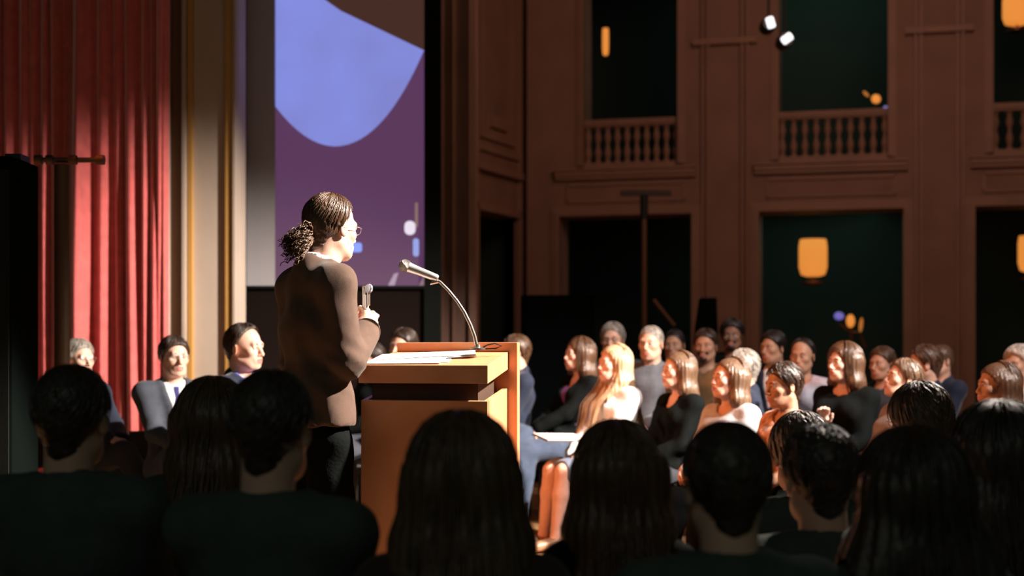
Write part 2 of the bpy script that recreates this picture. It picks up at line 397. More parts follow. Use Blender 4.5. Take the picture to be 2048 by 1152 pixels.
    if style == 'pony':   # gathered at the nape and fanning out in curls
        N = 420; M = 14; tt = np.linspace(0, 1, M)[None,:]; a = r.normal(0, .55, N)[:,None]; b = r.normal(0, .55, N)[:,None]
        L = r.uniform(.6, 1.1, N)[:,None]*length; p1 = r.uniform(0, 6, (N,1)); p2 = r.uniform(0, 6, (N,1)); s_ = .012+np.sin(np.minimum(tt*2.2,1.57))*.030
        P = np.stack(np.broadcast_arrays(a*s_+.007*np.sin(tt*17+p1)*tt, -.100-L*tt*.85, -.052+b*s_-.030*tt**1.5+.007*np.cos(tt*17+p2)*tt), -1)
        parts.append((*tubes(P, .0032, .0014), 1))
        H = Field((-.06,-.24,-.16), (.06,-.06,.03), .006)
        H.ell((0,-.098,-.050), (.030,.026,.026), .01); H.ell((0,-.140,-.062), (.034,.040,.030), .02)
        H.disp(lambda X,Y,Z: .003*np.sin(160*X+40*Y)*np.cos(130*Z))
        parts.append((*H.net(), 1))
    HAIRS[key] = parts; return parts
# ---------------------------------------------------------------- materials for people
SK = {k: mat('skin_'+k, c, .50, bump=.08, bscale=220, sub=.12, var=.06, vscale=30, spec=.35) for k, c in
      dict(fair=(.72,.43,.33), light=(.62,.36,.26), tan=(.46,.25,.16), olive=(.50,.29,.19), brown=(.27,.13,.08)).items()}
LIP = mat('lips', (.48,.17,.14), .4); EYEW = mat('eye_white', (.55,.50,.46), .25); IRIS = mat('iris', (.03,.018,.012), .15)
HR = {k: mat('hair_'+k, c, .36, bump=.4, bscale=50, stretch=(3,3,.25), var=.45, vscale=30, spec=.55) for k, c in
      dict(black=(.012,.009,.008), dark=(.030,.016,.010), brown=(.075,.036,.018), light=(.115,.064,.036), blonde=(.45,.30,.175), grey=(.26,.23,.20), silver=(.50,.44,.38), red=(.16,.055,.025)).items()}
def cloth(name, rgb, rough=.85, bump=.25, scale=90, sheen=.15, var=.12, spec=.2):
    return mat('cloth_'+name, rgb, rough, bump=bump, bscale=scale, sheen=sheen, var=var, vscale=25, spec=spec)
CL = dict(black=cloth('black', (.005,.0062,.0062), sheen=0, spec=.04), dusk=cloth('dusk', (.050,.064,.058), sheen=0), charcoal=cloth('charcoal', (.040,.044,.055)), navy=cloth('navy', (.018,.024,.045)),  # second entry: foreground black cloth, lightened in its colour to imitate lifted shadows
          greysuit=cloth('grey_suit', (.060,.068,.088), bump=.3, scale=400), brownsuit=cloth('brown_suit', (.105,.064,.047), bump=.25, scale=600),
          white=cloth('white', (.74,.72,.70)), offwhite=cloth('off_white', (.60,.58,.56)), greytee=cloth('grey_tee', (.46,.46,.48)),
          greysweater=cloth('grey_sweater', (.11,.12,.14), bump=.6, scale=120), brownsweater=cloth('brown_sweater', (.20,.105,.045), bump=.6, scale=120),
          denim=cloth('denim', (.055,.075,.12), bump=.5, scale=180), purple=cloth('purple', (.20,.07,.24)), bluegrey=cloth('blue_grey', (.15,.18,.25)),
          scarf=cloth('grey_scarf', (.22,.17,.14)), darkbrown=cloth('dark_brown', (.035,.020,.013)), blueshirt=cloth('blue_shirt', (.12,.14,.62)),
          tie=cloth('blue_tie', (.035,.035,.16), rough=.5), floral=cloth('floral', (.48,.26,.17), var=.75, scale=40), palelilac=cloth('pale_lilac', (.50,.48,.55)))
SHOE = mat('shoe_leather', (.015,.012,.010), .35); HEEL = mat('shoe_tan', (.30,.16,.08), .4)
METAL = mat('spectacle_metal', (.55,.52,.48), .25, 1.0); BLACKP = mat('black_plastic', (.012,.012,.013), .35)
def bone(a, b, l1, l2, pole):
    a = Vector(a); b = Vector(b); v = b-a; d = v.length; mx = (l1+l2)*.985
    if d > mx: v *= mx/d; b = a+v; d = mx
    x = (l1*l1-l2*l2+d*d)/(2*d); h = math.sqrt(max(l1*l1-x*x, 1e-6)); u = v.normalized()
    p = Vector(pole); p = (p-u*p.dot(u)).normalized(); return a+u*x+p*h, b
def fill(Fd, prims, tags, off):
    for p in prims:
        if p[1] not in tags: continue
        o = off.get(p[1], 0) if isinstance(off, dict) else off
        if p[0] == 'cap': _, tg, a, b, ra, rb, k, sx = p; Fd.cap(a, b, ra+o, rb+o, k, sx=sx)
        else: _, tg, c, r, k = p; Fd.ell(c, [q+o for q in r], k)
    return Fd
def bounds(prims, tags, pad):
    lo = np.full(3, 9.); hi = np.full(3, -9.)
    for p in prims:
        if p[1] not in tags: continue
        if p[0] == 'cap': R = max(p[4], p[5])*A3((p[7],1,1)); pts = [A3(p[2])-R, A3(p[2])+R, A3(p[3])-R, A3(p[3])+R]
        else: pts = [A3(p[2])-A3(p[3]), A3(p[2])+A3(p[3])]
        lo = np.minimum(lo, np.min(pts, 0)); hi = np.maximum(hi, np.max(pts, 0))
    return lo-pad, hi+pad
def glasses(M, s, parent, dark=False, thin=.0011):
    mb = MB()
    for sx in (-1,1):
        mb.tube([(sx*.032+.021*math.cos(a), .1015-.35*abs(.021*math.cos(a)*0), .001+.016*math.sin(a)) for a in [2*math.pi*i/18 for i in range(19)]], thin*1.3, 6, caps=False)
        mb.tube([(sx*.053,.101,.006),(sx*.073,.085,.006),(sx*.083,.02,.006),(sx*.085,-.01,-.004)], thin*1.2, 6)
    mb.tube([(-.011,.103,.003),(0,.106,.006),(.011,.103,.003)], thin, 6)
    me = mb.data('glasses', [BLACKP if dark else METAL], True); me.transform(M); return link('glasses', me, parent)
def person(label, head=None, d=None, X=None, yaw=180, s=1.0, fem=False, var=None, skin='light', hair=('short','brown'), hl=.0,
           top=('sweater','black'), bottom='charcoal', hyaw=0, hpitch=0, htilt=0, lean=6, legs='flat', wr=None, wl=None, hands=('clasp','clasp'),
           hdR=None, hdL=None, standing=False, res=.014, shirt='white', tie=None, eyeglass=None, group=None, fat=1.0, hres=.0055, shoes=True, seat=None, hfwd=.035, sww=None, chair=True, beard=None, name='person'):
    """head=(px, py of the crown) at distance d; yaw 0 looks away from the camera, 90 to the left, 180 at it"""
    ztop = zw(head[1], d)-dict(short=.016,recede=.012,crop=.006,bald=.002,wavy=.022,bun=.010,pony=.012,long=.022,tuck=.022,tuckfront=.022,thick=.030,bob=.022)[hair[0]]*s; hx = xw(head[0], d)
    P3 = lambda x, y, z: Vector((x*s, y*s, z*s))
    prims = []; cap = lambda tg, a, b, ra, rb, k=.03, sx=1.0: prims.append(('cap', tg, tuple(a), tuple(b), ra*s, rb*s, k, sx))
    ell = lambda tg, c, r, k=.03: prims.append(('ell', tg, tuple(c), tuple(q*s for q in r), k))
    if standing:
        s = ztop/1.835; Sz = .88*s; P = Vector((0,0,.98*s)); l = math.radians(lean)
    else:
        Sz = seat if seat else ztop-.883*s*math.cos(math.radians(lean*.6)); P = Vector((0,0,Sz+.10*s)); l = math.radians(lean)
    t = Vector((0,-math.sin(l),math.cos(l))); C = P+t*.36*s; N = P+t*.50*s; H = N+Vector((0,hfwd*s,.165*s)); Hz = ztop-.118*s
    H.z = Hz; N.z = H.z-.165*s; C.z = min(C.z, N.z-.13*s)
    sw = (sww or (.152 if fem else .180))*s; sh = [Vector((i*sw, C.y*.5+N.y*.5+.0, N.z-.052*s)) for i in (-1,1)]
    # torso
    f = fat*(.90 if fem else 1.0)
    cap('torso', P, P+t*.17*s, .112*f, .090*f, sx=1.38); cap('torso', P+t*.16*s, C+Vector((0,.0,.0)), .092*f, .108*f, sx=1.35)
    cap('torso', C, N-Vector((0,0,.07*s)), .108*f, .075*f, .04, sx=1.45)
    for i in (0,1): cap('torso', N-Vector((0,0,.03*s)), sh[i], .052, .053, .05)
    cap('neck', N-Vector((0,0,.05*s)), H+Vector((0,-.025*s,-.07*s)), .055 if not fem else .047, .054 if not fem else .045, .03)
    if fem:
        for i in (-1,1): ell('torso', C+Vector((i*.072*s,.082*s,.0)), (.062,.058,.062), .05)
    # arms
    lap = [(-.07,.27,None), (.07,.29,None)]; wr_ = [wl, wr]; HD = [hdL, hdR]; arms = []
    for i in (0,1):
        sg = (-1,1)[i]
        if wr_[i] is None: w = Vector((sg*.045*s, (.27+.03*i)*s, Sz+(.205+.02*i)*s)) if not standing else Vector((sg*.26*s,.04*s,.86*s))
        else: w = Vector(wr_[i])*s if standing else Vector((wr_[i][0]*s, wr_[i][1]*s, Sz+wr_[i][2]*s))
        e, w = bone(sh[i], w, .285*s, .25*s, (sg*.55,-.65,-.75)); arms.append((sh[i], e, w))
        cap('arm', sh[i]+Vector((-sg*.01*s,0,-.008*s)), sh[i].lerp(e,.45), .052, .046, .04); cap('arm', sh[i].lerp(e,.45), e, .046, .040, .02)
        cap('arm', e, e.lerp(w,.4), .041, .040, .02); cap('arm', e.lerp(w,.4), e.lerp(w,.94), .040, .028, .02)
        cap('wrist', e.lerp(w,.85), w, .026, .022, .015)
    # legs
    A = []; TO = []
    for i in (0,1):
        sg = (-1,1)[i]; hip = Vector((sg*.088*s, .02*s if not standing else 0, Sz+.085*s if not standing else .92*s))
        if standing: kn = Vector((sg*.10*s,.02*s,.50*s)); an = Vector((sg*.11*s,-.01*s,.08*s)); toe = an+Vector((sg*.03,.16*s,-.045*s))
        elif legs == 'crossed' and i == 1:
            kn = Vector((.01*s,.46*s,Sz+.19*s)); an = Vector((-.17*s,.60*s,max(.13,Sz-.16*s))); toe = an+Vector((-.05*s,.14*s,-.02*s))
        elif legs == 'kneeling': kn = hip+Vector((sg*.03*s,.40*s,.0)); an = Vector((sg*.1*s,.38*s,.08)); toe = an+Vector((0,.15*s,-.045))
        else: kn = Vector((sg*(.13 if not fem else .07)*s,.45*s,Sz+.075*s)); an = Vector((sg*(.12 if not fem else .07)*s,(.45+(.06 if fem else .0))*s,.09)); toe = an+Vector((sg*.02*s,.15*s,-.05))
        cap('leg', hip, hip.lerp(kn,.5), .092*f, .078*f, .04); cap('leg', hip.lerp(kn,.5), kn, .078*f, .058, .03)
        cap('shin', kn, kn.lerp(an,.35), .056, .055, .02); cap('shin', kn.lerp(an,.35), an, .055, .036, .02)
        cap('foot', an, an+Vector((0,.0,-.02*s)), .036, .036, .02); cap('foot', an+Vector((0,-.01,-.035*s)), toe, .034, .028, .02)
        A.append(an); TO.append(toe)
    # root so that the head lands where the photograph has it
    th = math.radians(yaw); R = Matrix.Rotation(th, 3, 'Z'); hl_ = R @ Vector((H.x, H.y, 0))
    root = empty(name, (hx-hl_.x, d-hl_.y, 0), th, label, 'person', group)
    MH = Matrix.Translation(H+Vector((0,-.02,-.06))*s) @ Matrix.Rotation(math.radians(hyaw), 4, 'Z') @ Matrix.Rotation(math.radians(hpitch), 4, 'X') @ Matrix.Rotation(math.radians(htilt), 4, 'Y') @ Matrix.Translation(Vector((0,.02,.06))*s) @ Matrix.Scale(s, 4)
    # body
    tags = ('torso','neck','arm','wrist','leg','shin','foot'); lo, hi = bounds(prims, tags, .04); hi[2] = H.z-.06*s
    B = fill(Field(lo, hi, res*1.15 if res > .012 else res), prims, tags, {'torso':-.004,'leg':-.004,'arm':-.002,'shin':0}); v, q = B.net()
    var = var or ('f%d' % (hash_i(label) % 3) if fem else 'm%d' % (hash_i(label) % 3))
    parts = [(v, q, 0)]
    for a, b, m in head_mesh(var, hres): parts.append((xf(a, MH), b, m))
    for i in (0,1):
        sg = (-1,1)[i]; S_, e, w = arms[i]; dr = Vector(HD[i][0]) if HD[i] else ((w-e).normalized()+Vector((-sg*.9,.25,-.1))); dr.normalize()
        pn = Vector(HD[i][1]) if HD[i] else Vector((-sg*.25,-.35,-.8)); z = -(pn-dr*pn.dot(dr)).normalized(); x = dr.cross(z)
        Mm = Matrix(((x.x,dr.x,z.x,w.x),(x.y,dr.y,z.y,w.y),(x.z,dr.z,z.z,w.z),(0,0,0,1)))
        a, b = hand_mesh(hands[i]); a = a.copy()*s*(.9 if fem else 1.0)
        if i == 1: a[:,0] *= -1; b = b[:,::-1]
        parts.append((xf(a, Mm), b, 0))
    body = link('body', mesh_np('body', parts, [SK[skin], LIP, EYEW, IRIS, HR[hair[1] if hair[1] != 'silver' else 'grey']]), root)
    # hair
    if hair[0] != 'none':
        hp = [(xf(a, MH), b, m) for a, b, m in hair_mesh(hair[0], hl or .3, 0 if hair[0] in ('short','crop') else (hash_i(label) % 4))]
        link('hair', mesh_np('hair', hp, [HR[hair[1]], HR['light']]), root)
    if beard:
        G = Field((-.09,.0,-.14), (.09,.13,-.02), .006)
        G.ell((0,.040,-.078), (.050,.048,.040), .02); G.ell((0,.075,-.1), (.026,.024,.024), .02); G.cap((-.03,.086,-.052), (.03,.086,-.052), .014, .014, .02)
        G.ell((0,.10,-.068), (.020,.03,.010), .008, 's'); a, b = G.net(); link('beard', mesh_np('beard', [(xf(a, MH), b, 0)], [HR[beard]]), root)
    if eyeglass: glasses(MH, s, root, eyeglass == 'dark')
    # clothes
    kind, colr = top; wv = s*(.0032 if not standing else .0045)
    if bottom == 'skirt':
        tg = ('torso','leg'); lo, hi = bounds(prims, tg, .05); G = fill(Field(lo, (hi[0],hi[1],P.z+.16*s), res), prims, tg, .014)
        kn_ = Vector((0,.44*s,Sz+.07*s)); G.cap((0,.05,Sz+.06*s), kn_+Vector((0,-.06,0)), .10*s, .085*s, .06, sx=1.3)
        G.fn(lambda X,Y,Z: (Z-(P.z+.14*s))+0*X+0*Y); G.fn(lambda X,Y,Z: (Y-.46*s)+0*X+0*Z)
        a, b = G.net(); link('skirt', mesh_np('skirt', [(a, b, 0)], [CL['bluegrey']]), root)
    else:
        pr = [p for p in prims if p[1] in ('leg','shin')]; pr.append(('cap','leg',tuple(P+Vector((0,0,-.01))),tuple(P+t*.13*s),.113*s*f,.10*s*f,.03,1.36))
        lo, hi = bounds(pr, ('leg','shin'), .05); G = fill(Field(lo, hi, res), pr, ('leg','shin'), {'leg':.014,'shin':.020})
        G.disp(lambda X,Y,Z: wv*np.sin(34*Z+9*Y+8*np.sin(7*X))*np.sin(21*Y+6*Z)*np.ones_like(X))
        a, b = G.net(); link('trousers', mesh_np('trousers', [(a, b, 0)], [CL[bottom]]), root)
    # tops
    short = kind == 'tee'; jk = kind in ('suit','jacket','cardigan')
    pr = [p for p in prims if p[1] == 'torso']
    for S_, e, w in arms:
        sg = 1 if S_.x > 0 else -1; a0 = S_+Vector((-sg*.01*s,0,-.008*s))
        if short: pr.append(('cap','arm',tuple(a0),tuple(S_.lerp(e,.62)),.054*s,.056*s,.04,1.0))
        else:
            pr.append(('cap','arm',tuple(a0),tuple(e),.050*s,.043*s,.04,1.0)); pr.append(('cap','arm',tuple(e),tuple(e.lerp(w,.90)),.044*s,.033*s,.02,1.0))
    if kind in ('suit','jacket') and not standing: pr.append(('cap','torso',(0,.07*s,Sz+.13*s),(0,.16*s,Sz+.15*s),.09*s,.08*s,.05,1.6))
    if standing:
        pr.append(('cap','torso',tuple(P+Vector((0,.0,.10*s))),(0,.0,.88*s),.105*s,.135*s,.06,1.34))
    off = {'suit':.013,'jacket':.013,'cardigan':.016,'sweater':.018,'tee':.013,'turtle':.018,'shirt':.012}[kind]+(.006 if standing else 0)
    yc = (N.y+C.y)/2
    def torso_field(pr, off, h):
        lo, hi = bounds(pr, ('torso','arm'), .05); return fill(Field(lo, hi, h), pr, ('torso','arm'), off)
    if jk:
        # shirt underneath with its collar
        ps = [p for p in prims if p[1] == 'torso']; lo, hi = bounds(ps, ('torso',), .05)
        G = fill(Field((lo[0],lo[1],P.z), hi, min(res, .012)), ps, ('torso',), .008)
        if kind == 'suit' or shirt in ('white','blueshirt'):
            G.cap(N-Vector((0,0,.04*s)), N+Vector((0,.008*s,.045*s)), .068*s, .063*s, .012); G.cap(N+Vector((0,.02*s,.02*s)), N+Vector((0,.03*s,.16*s)), .056*s, .055*s, .004, 's')
            G.fn(lambda X,Y,Z: (Z-(N.z+(.040 if not standing else .062)*s)-.25*(yc-Y))+0*X, .004)
        else: G.cap(N+Vector((0,.05*s,-.03*s)), N+Vector((0,.08*s,.12*s)), .07*s, .09*s, .01, 's')
        a, b = G.net(); link('shirt', mesh_np('shirt', [(a, b, 0)], [CL[shirt]]), root); FS = G
    G = torso_field(pr, off, res)
    if short or not jk:
        if kind == 'turtle': G.cap(N-Vector((0,0,.04*s)), N+Vector((0,.015*s,.06*s)), .070*s, .066*s, .015); G.cap(N+Vector((0,.03*s,.05*s)), N+Vector((0,.03*s,.20*s)), .056*s, .056*s, .004, 's')
        else: G.cap(N+Vector((0,.03*s,-.002)), N+Vector((0,.05*s,.16*s)), (.066 if not fem else .072)*s, .09*s, .008, 's')
    zh = (.985*s if standing else Sz+.03*s)
    G.fn(lambda X,Y,Z: (zh-Z)+0*X+0*Y, .006)
    G.disp(lambda X,Y,Z: wv*np.sin(26*Z+14*X+5*np.sin(9*Y+6*X))*np.sin(13*X-9*Z+11*Y))
    # creases that gather at the elbows
    for S_, e, w in arms:
        G.disp(lambda X,Y,Z: .005*s*np.sin(95*(Z+.6*Y+.3*X))*np.exp(-(((X-e.x)**2+(Y-e.y)**2+(Z-e.z)**2)/(.085*s)**2)))
    if jk:
        zl = (P.z+.20*s if not standing else P.z+.22*s) if kind != 'cardigan' else P.z+.02*s
        if kind == 'suit':
            G.cap(N-Vector((0,.01,.03*s)), N+Vector((0,-.015*s,.008*s)), .078*s, .070*s, .015)
        wtop = .062*s if kind != 'cardigan' else .05*s
        vv = lambda X, Z: np.abs(X)-wtop*np.clip((Z-zl)/(N.z-zl), 0, 1.6)-.001
        G.disp(lambda X,Y,Z: -.007*s*np.exp(-((vv(X,Z)-.022*s)/(.020*s))**2)*(Y > yc)*(Z > zl))
        G.fn(lambda X,Y,Z: np.maximum(np.maximum(vv(X,Z), zl-Z), yc+.012*s-Y), .003, 's')
        G.cap(N+Vector((0,.03*s,.0)), N+Vector((0,.03*s,.2*s)), .062*s, .07*s, .006, 's')
    a, b = G.net(); nm = {'suit':'jacket','jacket':'jacket','cardigan':'cardigan','sweater':'sweater','tee':'tee_shirt','turtle':'sweater','shirt':'shirt'}[kind]
    gar = link(nm, mesh_np(nm, [(a, b, 0)], [CL[colr]]), root)
    if tie:
        z0 = P.z+.16*s; zs = [N.z-.012*s-(N.z-.012*s-z0)*i/8 for i in range(9)]; mb = MB(); w_ = [.017,.012,.016,.020,.024,.027,.030,.033,.034]
        ys = [max(FS.front(z), .0)+.006 for z in zs]; ys[0] += .004
        for i in range(8):
            a0, a1 = w_[i]*s, w_[i+1]*s; y0, y1 = ys[i], ys[i+1]; za, zb = zs[i], zs[i+1]
            mb.add([(-a0,y0,za),(a0,y0,za),(a1,y1,zb),(-a1,y1,zb),(-a0,y0-.008,za),(a0,y0-.008,za),(a1,y1-.008,zb),(-a1,y1-.008,zb)], [(0,1,2,3),(7,6,5,4),(0,4,5,1),(1,5,6,2),(2,6,7,3),(3,7,4,0)])
        mb.build('tie', CL[tie], root)
        if kind == 'suit' and label.find('lapel pin') >= 0:
            z = N.z-.14*s; MB().lathe([(.002,-.002),(.008,0),(.006,.004),(.001,.005)], (0,0,0), 10, M=Matrix.Rotation(-math.pi/2, 3, 'X')).build('lapel_pin', mat('gold_pin', (.8,.45,.12), .3, 1), root, (-.085*s, G.front(z, -.085*s)+.001, z))
    if shoes:
        for i in (0,1):
            dv = (TO[i]-A[i]); an, to = A[i], TO[i]; lo = np.minimum(A3(an), A3(to))-.09; hi = np.maximum(A3(an), A3(to))+.09
            G = Field(lo, hi, .010); G.cap(an+Vector((0,-.02*s,-.035*s)), to+Vector((0,.02*s,0)), .042*s, .036*s, .02); G.cap(an+Vector((0,-.01,0)), an+Vector((0,.0,-.03*s)), .043*s, .043*s, .02)
            if not (legs == 'crossed' and i == 1): G.fn(lambda X,Y,Z: (.004-Z)+0*X+0*Y, .004)
            if fem and bottom == 'skirt': G.cap(an+Vector((0,.0,-.01*s)), an+Vector((0,.03,.09)), .036*s, .045*s, .006, 's')
            a, b = G.net(); link('shoe', mesh_np('shoe', [(a, b, 0)], [HEEL if bottom == 'skirt' else SHOE]), root)
    if chair and not standing: seat_chair(label, root, Sz, lean)
    root['_top'] = 0; del root['_top']
    return root, dict(arms=arms, H=H, N=N, P=P, MH=MH, Sz=Sz, s=s, A=A)
def hash_i(t): return sum(ord(c)*(i+3) for i, c in enumerate(t))
CHM = {}
def seat_chair(label, root, Sz, lean):
    z = round(Sz, 3)-.035; key = z
    if key not in CHM:
        st = MB().box(-.215,.215,-.20,.22,z-.05,z).data('seat', [mat('chair_vinyl', (.014,.012,.012), .6)])
        bk = MB().box(-.20,.20,-.30,-.26,z+.10,z+.34).data('backrest', [mat('chair_vinyl', (0,0,0))])
        lg = MB().tube([(0,0,0),(0,0,z-.05)], .0125, 8).data('leg', [mat('chair_metal', (.06,.05,.045), .35, .8)], True)
        up = MB().tube([(0,0,z-.05),(0,-.04,z+.32)], .011, 8).data('back_post', [mat('chair_metal', (0,0,0))], True)
        CHM[key] = (st, bk, lg, up)
    st, bk, lg, up = CHM[key]
    c = empty('banquet_chair', root.location, root.rotation_euler.z, 'black chair under the '+label.replace('tee-shirt', 'tee'), 'chair', 'chairs under the seated people')
    for nm, me in (('seat', st), ('backrest', bk)): link(nm, me, c)
    for x in (-.19,.19):
        for y in (-.17,.19): link('leg', lg, c, (x,y,0))
        link('back_post', up, c, (x,-.235,0))
def short_of(label):
    w = label.split(); return ' '.join(w[:9])
# ---------------------------------------------------------------- the setting
M_WALL = mat('wall_plaster', (.30,.165,.115), .75, bump=.15, bscale=12, var=.12, vscale=2)
M_TRIM = mat('wall_moulding', (.34,.185,.125), .6, bump=.1, bscale=20, var=.1, vscale=3)
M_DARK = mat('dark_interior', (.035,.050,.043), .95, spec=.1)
M_GOLD = mat('gilt_moulding', (.50,.27,.07), .5, .25, bump=.1, bscale=40)
M_CREAM = mat('cream_wall', (.42,.34,.275), .7, bump=.1, bscale=20, var=.05, vscale=3)
M_BROWN = mat('brown_moulding', (.17,.09,.045), .6, bump=.1, bscale=30)
M_BLACK = mat('black_drape', (.012,.010,.010), .95, bump=.3, bscale=20)
# floor: strips of wood, the near lit ones built one by one
def wood(name, a, b, scale=(1,12,12), rough=.35, coat=.2, bump=.05):
    m = bpy.data.materials.new(name); m.use_nodes = True; nt = m.node_tree; p = nt.nodes['Principled BSDF']
    tc = nt.nodes.new('ShaderNodeTexCoord'); mp = nt.nodes.new('ShaderNodeMapping'); mp.inputs['Scale'].default_value = scale
    n = nt.nodes.new('ShaderNodeTexNoise'); n.inputs['Scale'].default_value = 3.0; n.inputs['Detail'].default_value = 8; n.inputs['Distortion'].default_value = .6
    oi = nt.nodes.new('ShaderNodeObjectInfo'); ad = nt.nodes.new('ShaderNodeVectorMath'); ad.operation = 'ADD'
    r = nt.nodes.new('ShaderNodeValToRGB'); r.color_ramp.elements[0].position = .3; r.color_ramp.elements[1].position = .72
    r.color_ramp.elements[0].color = (*a, 1); r.color_ramp.elements[1].color = (*b, 1)
    sc_ = nt.nodes.new('ShaderNodeVectorMath'); sc_.operation = 'SCALE'; sc_.inputs[0].default_value = (37,11,5)
    nt.links.new(oi.outputs['Random'], sc_.inputs['Scale'])
    nt.links.new(tc.outputs['Object'], mp.inputs[0]); nt.links.new(mp.outputs[0], ad.inputs[0]); nt.links.new(sc_.outputs[0], ad.inputs[1])
    nt.links.new(ad.outputs[0], n.inputs['Vector']); nt.links.new(n.outputs['Fac'], r.inputs[0]); nt.links.new(r.outputs[0], p.inputs['Base Color'])
    bp = nt.nodes.new('ShaderNodeBump'); bp.inputs['Strength'].default_value = bump; bp.inputs['Distance'].default_value = .01
    nt.links.new(n.outputs['Fac'], bp.inputs['Height']); nt.links.new(bp.outputs[0], p.inputs['Normal'])
    p.inputs['Roughness'].default_value = rough; p.inputs['Coat Weight'].default_value = coat; p.inputs['Coat Roughness'].default_value = .25; return m
M_FLOOR = wood('floor_wood', (.30,.145,.06), (.46,.25,.11)); M_GAP = mat('floor_gap', (.03,.015,.008), .9)
floor = struct(MB().box(-7,9,-1.5,26,-.08,-.012).build('floor', M_GAP))
pl = MB().box(-.9,.9,-.058,.058,-.012,0).data('plank', [M_FLOOR])
nlim = 0
for iy in range(68):
    y = 5.6+iy*.12
    for ix in range(4):
        x = -2.0+ix*1.82+(iy*.67 % 1.8)
        o = link('plank', pl, floor, (x, y, random.uniform(-.0012, 0))); nlim += 1
rest = MB()
for iy in range(60): 
    y = -1.5+iy*.12
    if y < 5.55:
        for ix in range(5): x = -5.6+ix*3.0+(iy*.67 % 1.8); rest.box(x-1.49,x+1.49,y-.058,y+.058,-.012,-.0004)
for iy in range(68):
    y = 5.6+iy*.12; sh_ = (iy*.67 % 1.8); rest.box(-7,-2.92+sh_,y-.058,y+.058,-.012,0); rest.box(-2.0+3*1.82+sh_+.92,9,y-.058,y+.058,-.012,0)
for iy in range(100):
    y = 13.76+iy*.12; rest.box(-7,1,y-.058,y+.058,-.012,0); rest.box(1.02,9,y-.058,y+.058,-.012,0)
ro = rest.build('plank', M_FLOOR, floor); ro['kind'] = 'stuff'
# --- great hall wall on the right: a local frame along it
W0 = Vector((0.36, 20.28, 0)); WD = Vector((1, -.26, 0)).normalized(); WN = Vector((-.26, -1, 0)).normalized()   # along, towards us
def s_of(px):   # distance along the wall where the photograph's column px meets it
    k = (px-1024)/F; return (k*W0.y-W0.x)/(WD.x-k*WD.y)
def zwall(py, px): p = W0+WD*s_of(px); return zw(py, p.y)
Rw = math.atan2(WD.y, WD.x)
def wall_local(mb): return mb     # boxes: x along the wall, y depth (negative = towards us)
wall = MB(); wall_o = None
bays = [(s_of(1120), s_of(1384), s_of(1168), s_of(1356)), (s_of(1518), s_of(1807), s_of(1558), s_of(1776)), (s_of(1950), s_of(1950)+2.1, s_of(1986), s_of(1986)+1.7)]
ZD = 3.17; ZC = 3.72; ZR = 4.55; ZB = 3.88; ZT = 6.7; ZTOP = 8.0
edges = [-.15]+[v for b in bays for v in b[:2]]+[bays[2][1]+1.2]
for i in range(0, len(edges), 2):   # piers
    x0, x1 = edges[i], edges[i+1]; wall.box(x0, x1, 0, .55, 0, ZTOP)
for b in bays:
    wall.box(b[0], b[1], 0, .55, ZD, ZB-.02); wall.box(b[0], b[1], 0, .55, ZT, ZTOP)
    wall.box(b[0], b[2], .0, .55, ZB-.02, ZT); wall.box(b[3], b[1], .0, .55, ZB-.02, ZT)
wall_o = struct(wall.build('wall_back', M_WALL)); wall_o.location = W0; wall_o.rotation_euler.z = Rw
def wchild(mb, name, m, smooth=False, bevel=0): return mb.build(name, m, wall_o, smooth=smooth, bevel=bevel)
for b in bays:
    # moulded frame of the doorway, of the spandrel and of the balcony opening
    m = MB()
    for k, (w, dpt) in enumerate(((.13,.03),(.09,.055),(.045,.08))):
        m.box(b[0]-w, b[0]+.0, -dpt, 0, 0, ZD+w); m.box(b[1], b[1]+w, -dpt, 0, 0, ZD+w); m.box(b[0], b[1], -dpt, 0, ZD, ZD+w)
    wchild(m, 'door_casing', M_TRIM)
    m = MB()
    for w, dpt in ((.11,.03),(.07,.055),(.035,.075)):
        m.box(b[2]-w, b[2], -dpt, 0, ZB, ZT+w); m.box(b[3], b[3]+w, -dpt, 0, ZB, ZT+w); m.box(b[2], b[3], -dpt, 0, ZT, ZT+w)
    wchild(m, 'balcony_casing', M_TRIM)
    m = MB(); m.box(b[0]-.06, b[1]+.06, -.10, 0, ZC+.02, ZC+.09); m.box(b[0]-.06, b[1]+.06, -.07, 0, ZC-.03, ZC+.02); m.box(b[0]-.06, b[1]+.06, -.13, 0, ZC+.09, ZC+.125)
    wchild(m, 'cornice', M_TRIM)
    m = MB(); x0, x1, z0, z1 = b[0]+.10, b[1]-.10, ZD+.19, ZC-.09
    for w, dpt in ((.0,.028),):
        m.box(x0, x1, -dpt, 0, z0, z0+.03); m.box(x0, x1, -dpt, 0, z1-.03, z1); m.box(x0, x0+.03, -dpt, 0, z0, z1); m.box(x1-.03, x1, -dpt, 0, z0, z1)
    wchild(m, 'spandrel_panel', M_TRIM)
for i in range(0, len(edges), 2):   # sunk panels and fluted edges on the piers
    x0, x1 = edges[i]+.14, edges[i+1]-.14
    if i == 0: x0 = edges[0]+.16; x1 = edges[1]-.2
    if x1-x0 < .2: continue
    for xa in (x0, x1-.035):
        for k in range(2):
            xx = xa+(k*.07 if xa == x0 else -k*.07)
            wchild(MB().box(xx, xx+.035, -.07, 0, .3, 7.6), 'pier_fillet', M_TRIM)
    wchild(MB().box(x0-.16, x1+.16, -.09, 0, 0, .28), 'pier_base', M_TRIM); wchild(MB().box(x0-.12, x1+.12, -.10, 0, 5.52, 5.60), 'pier_band', M_TRIM)
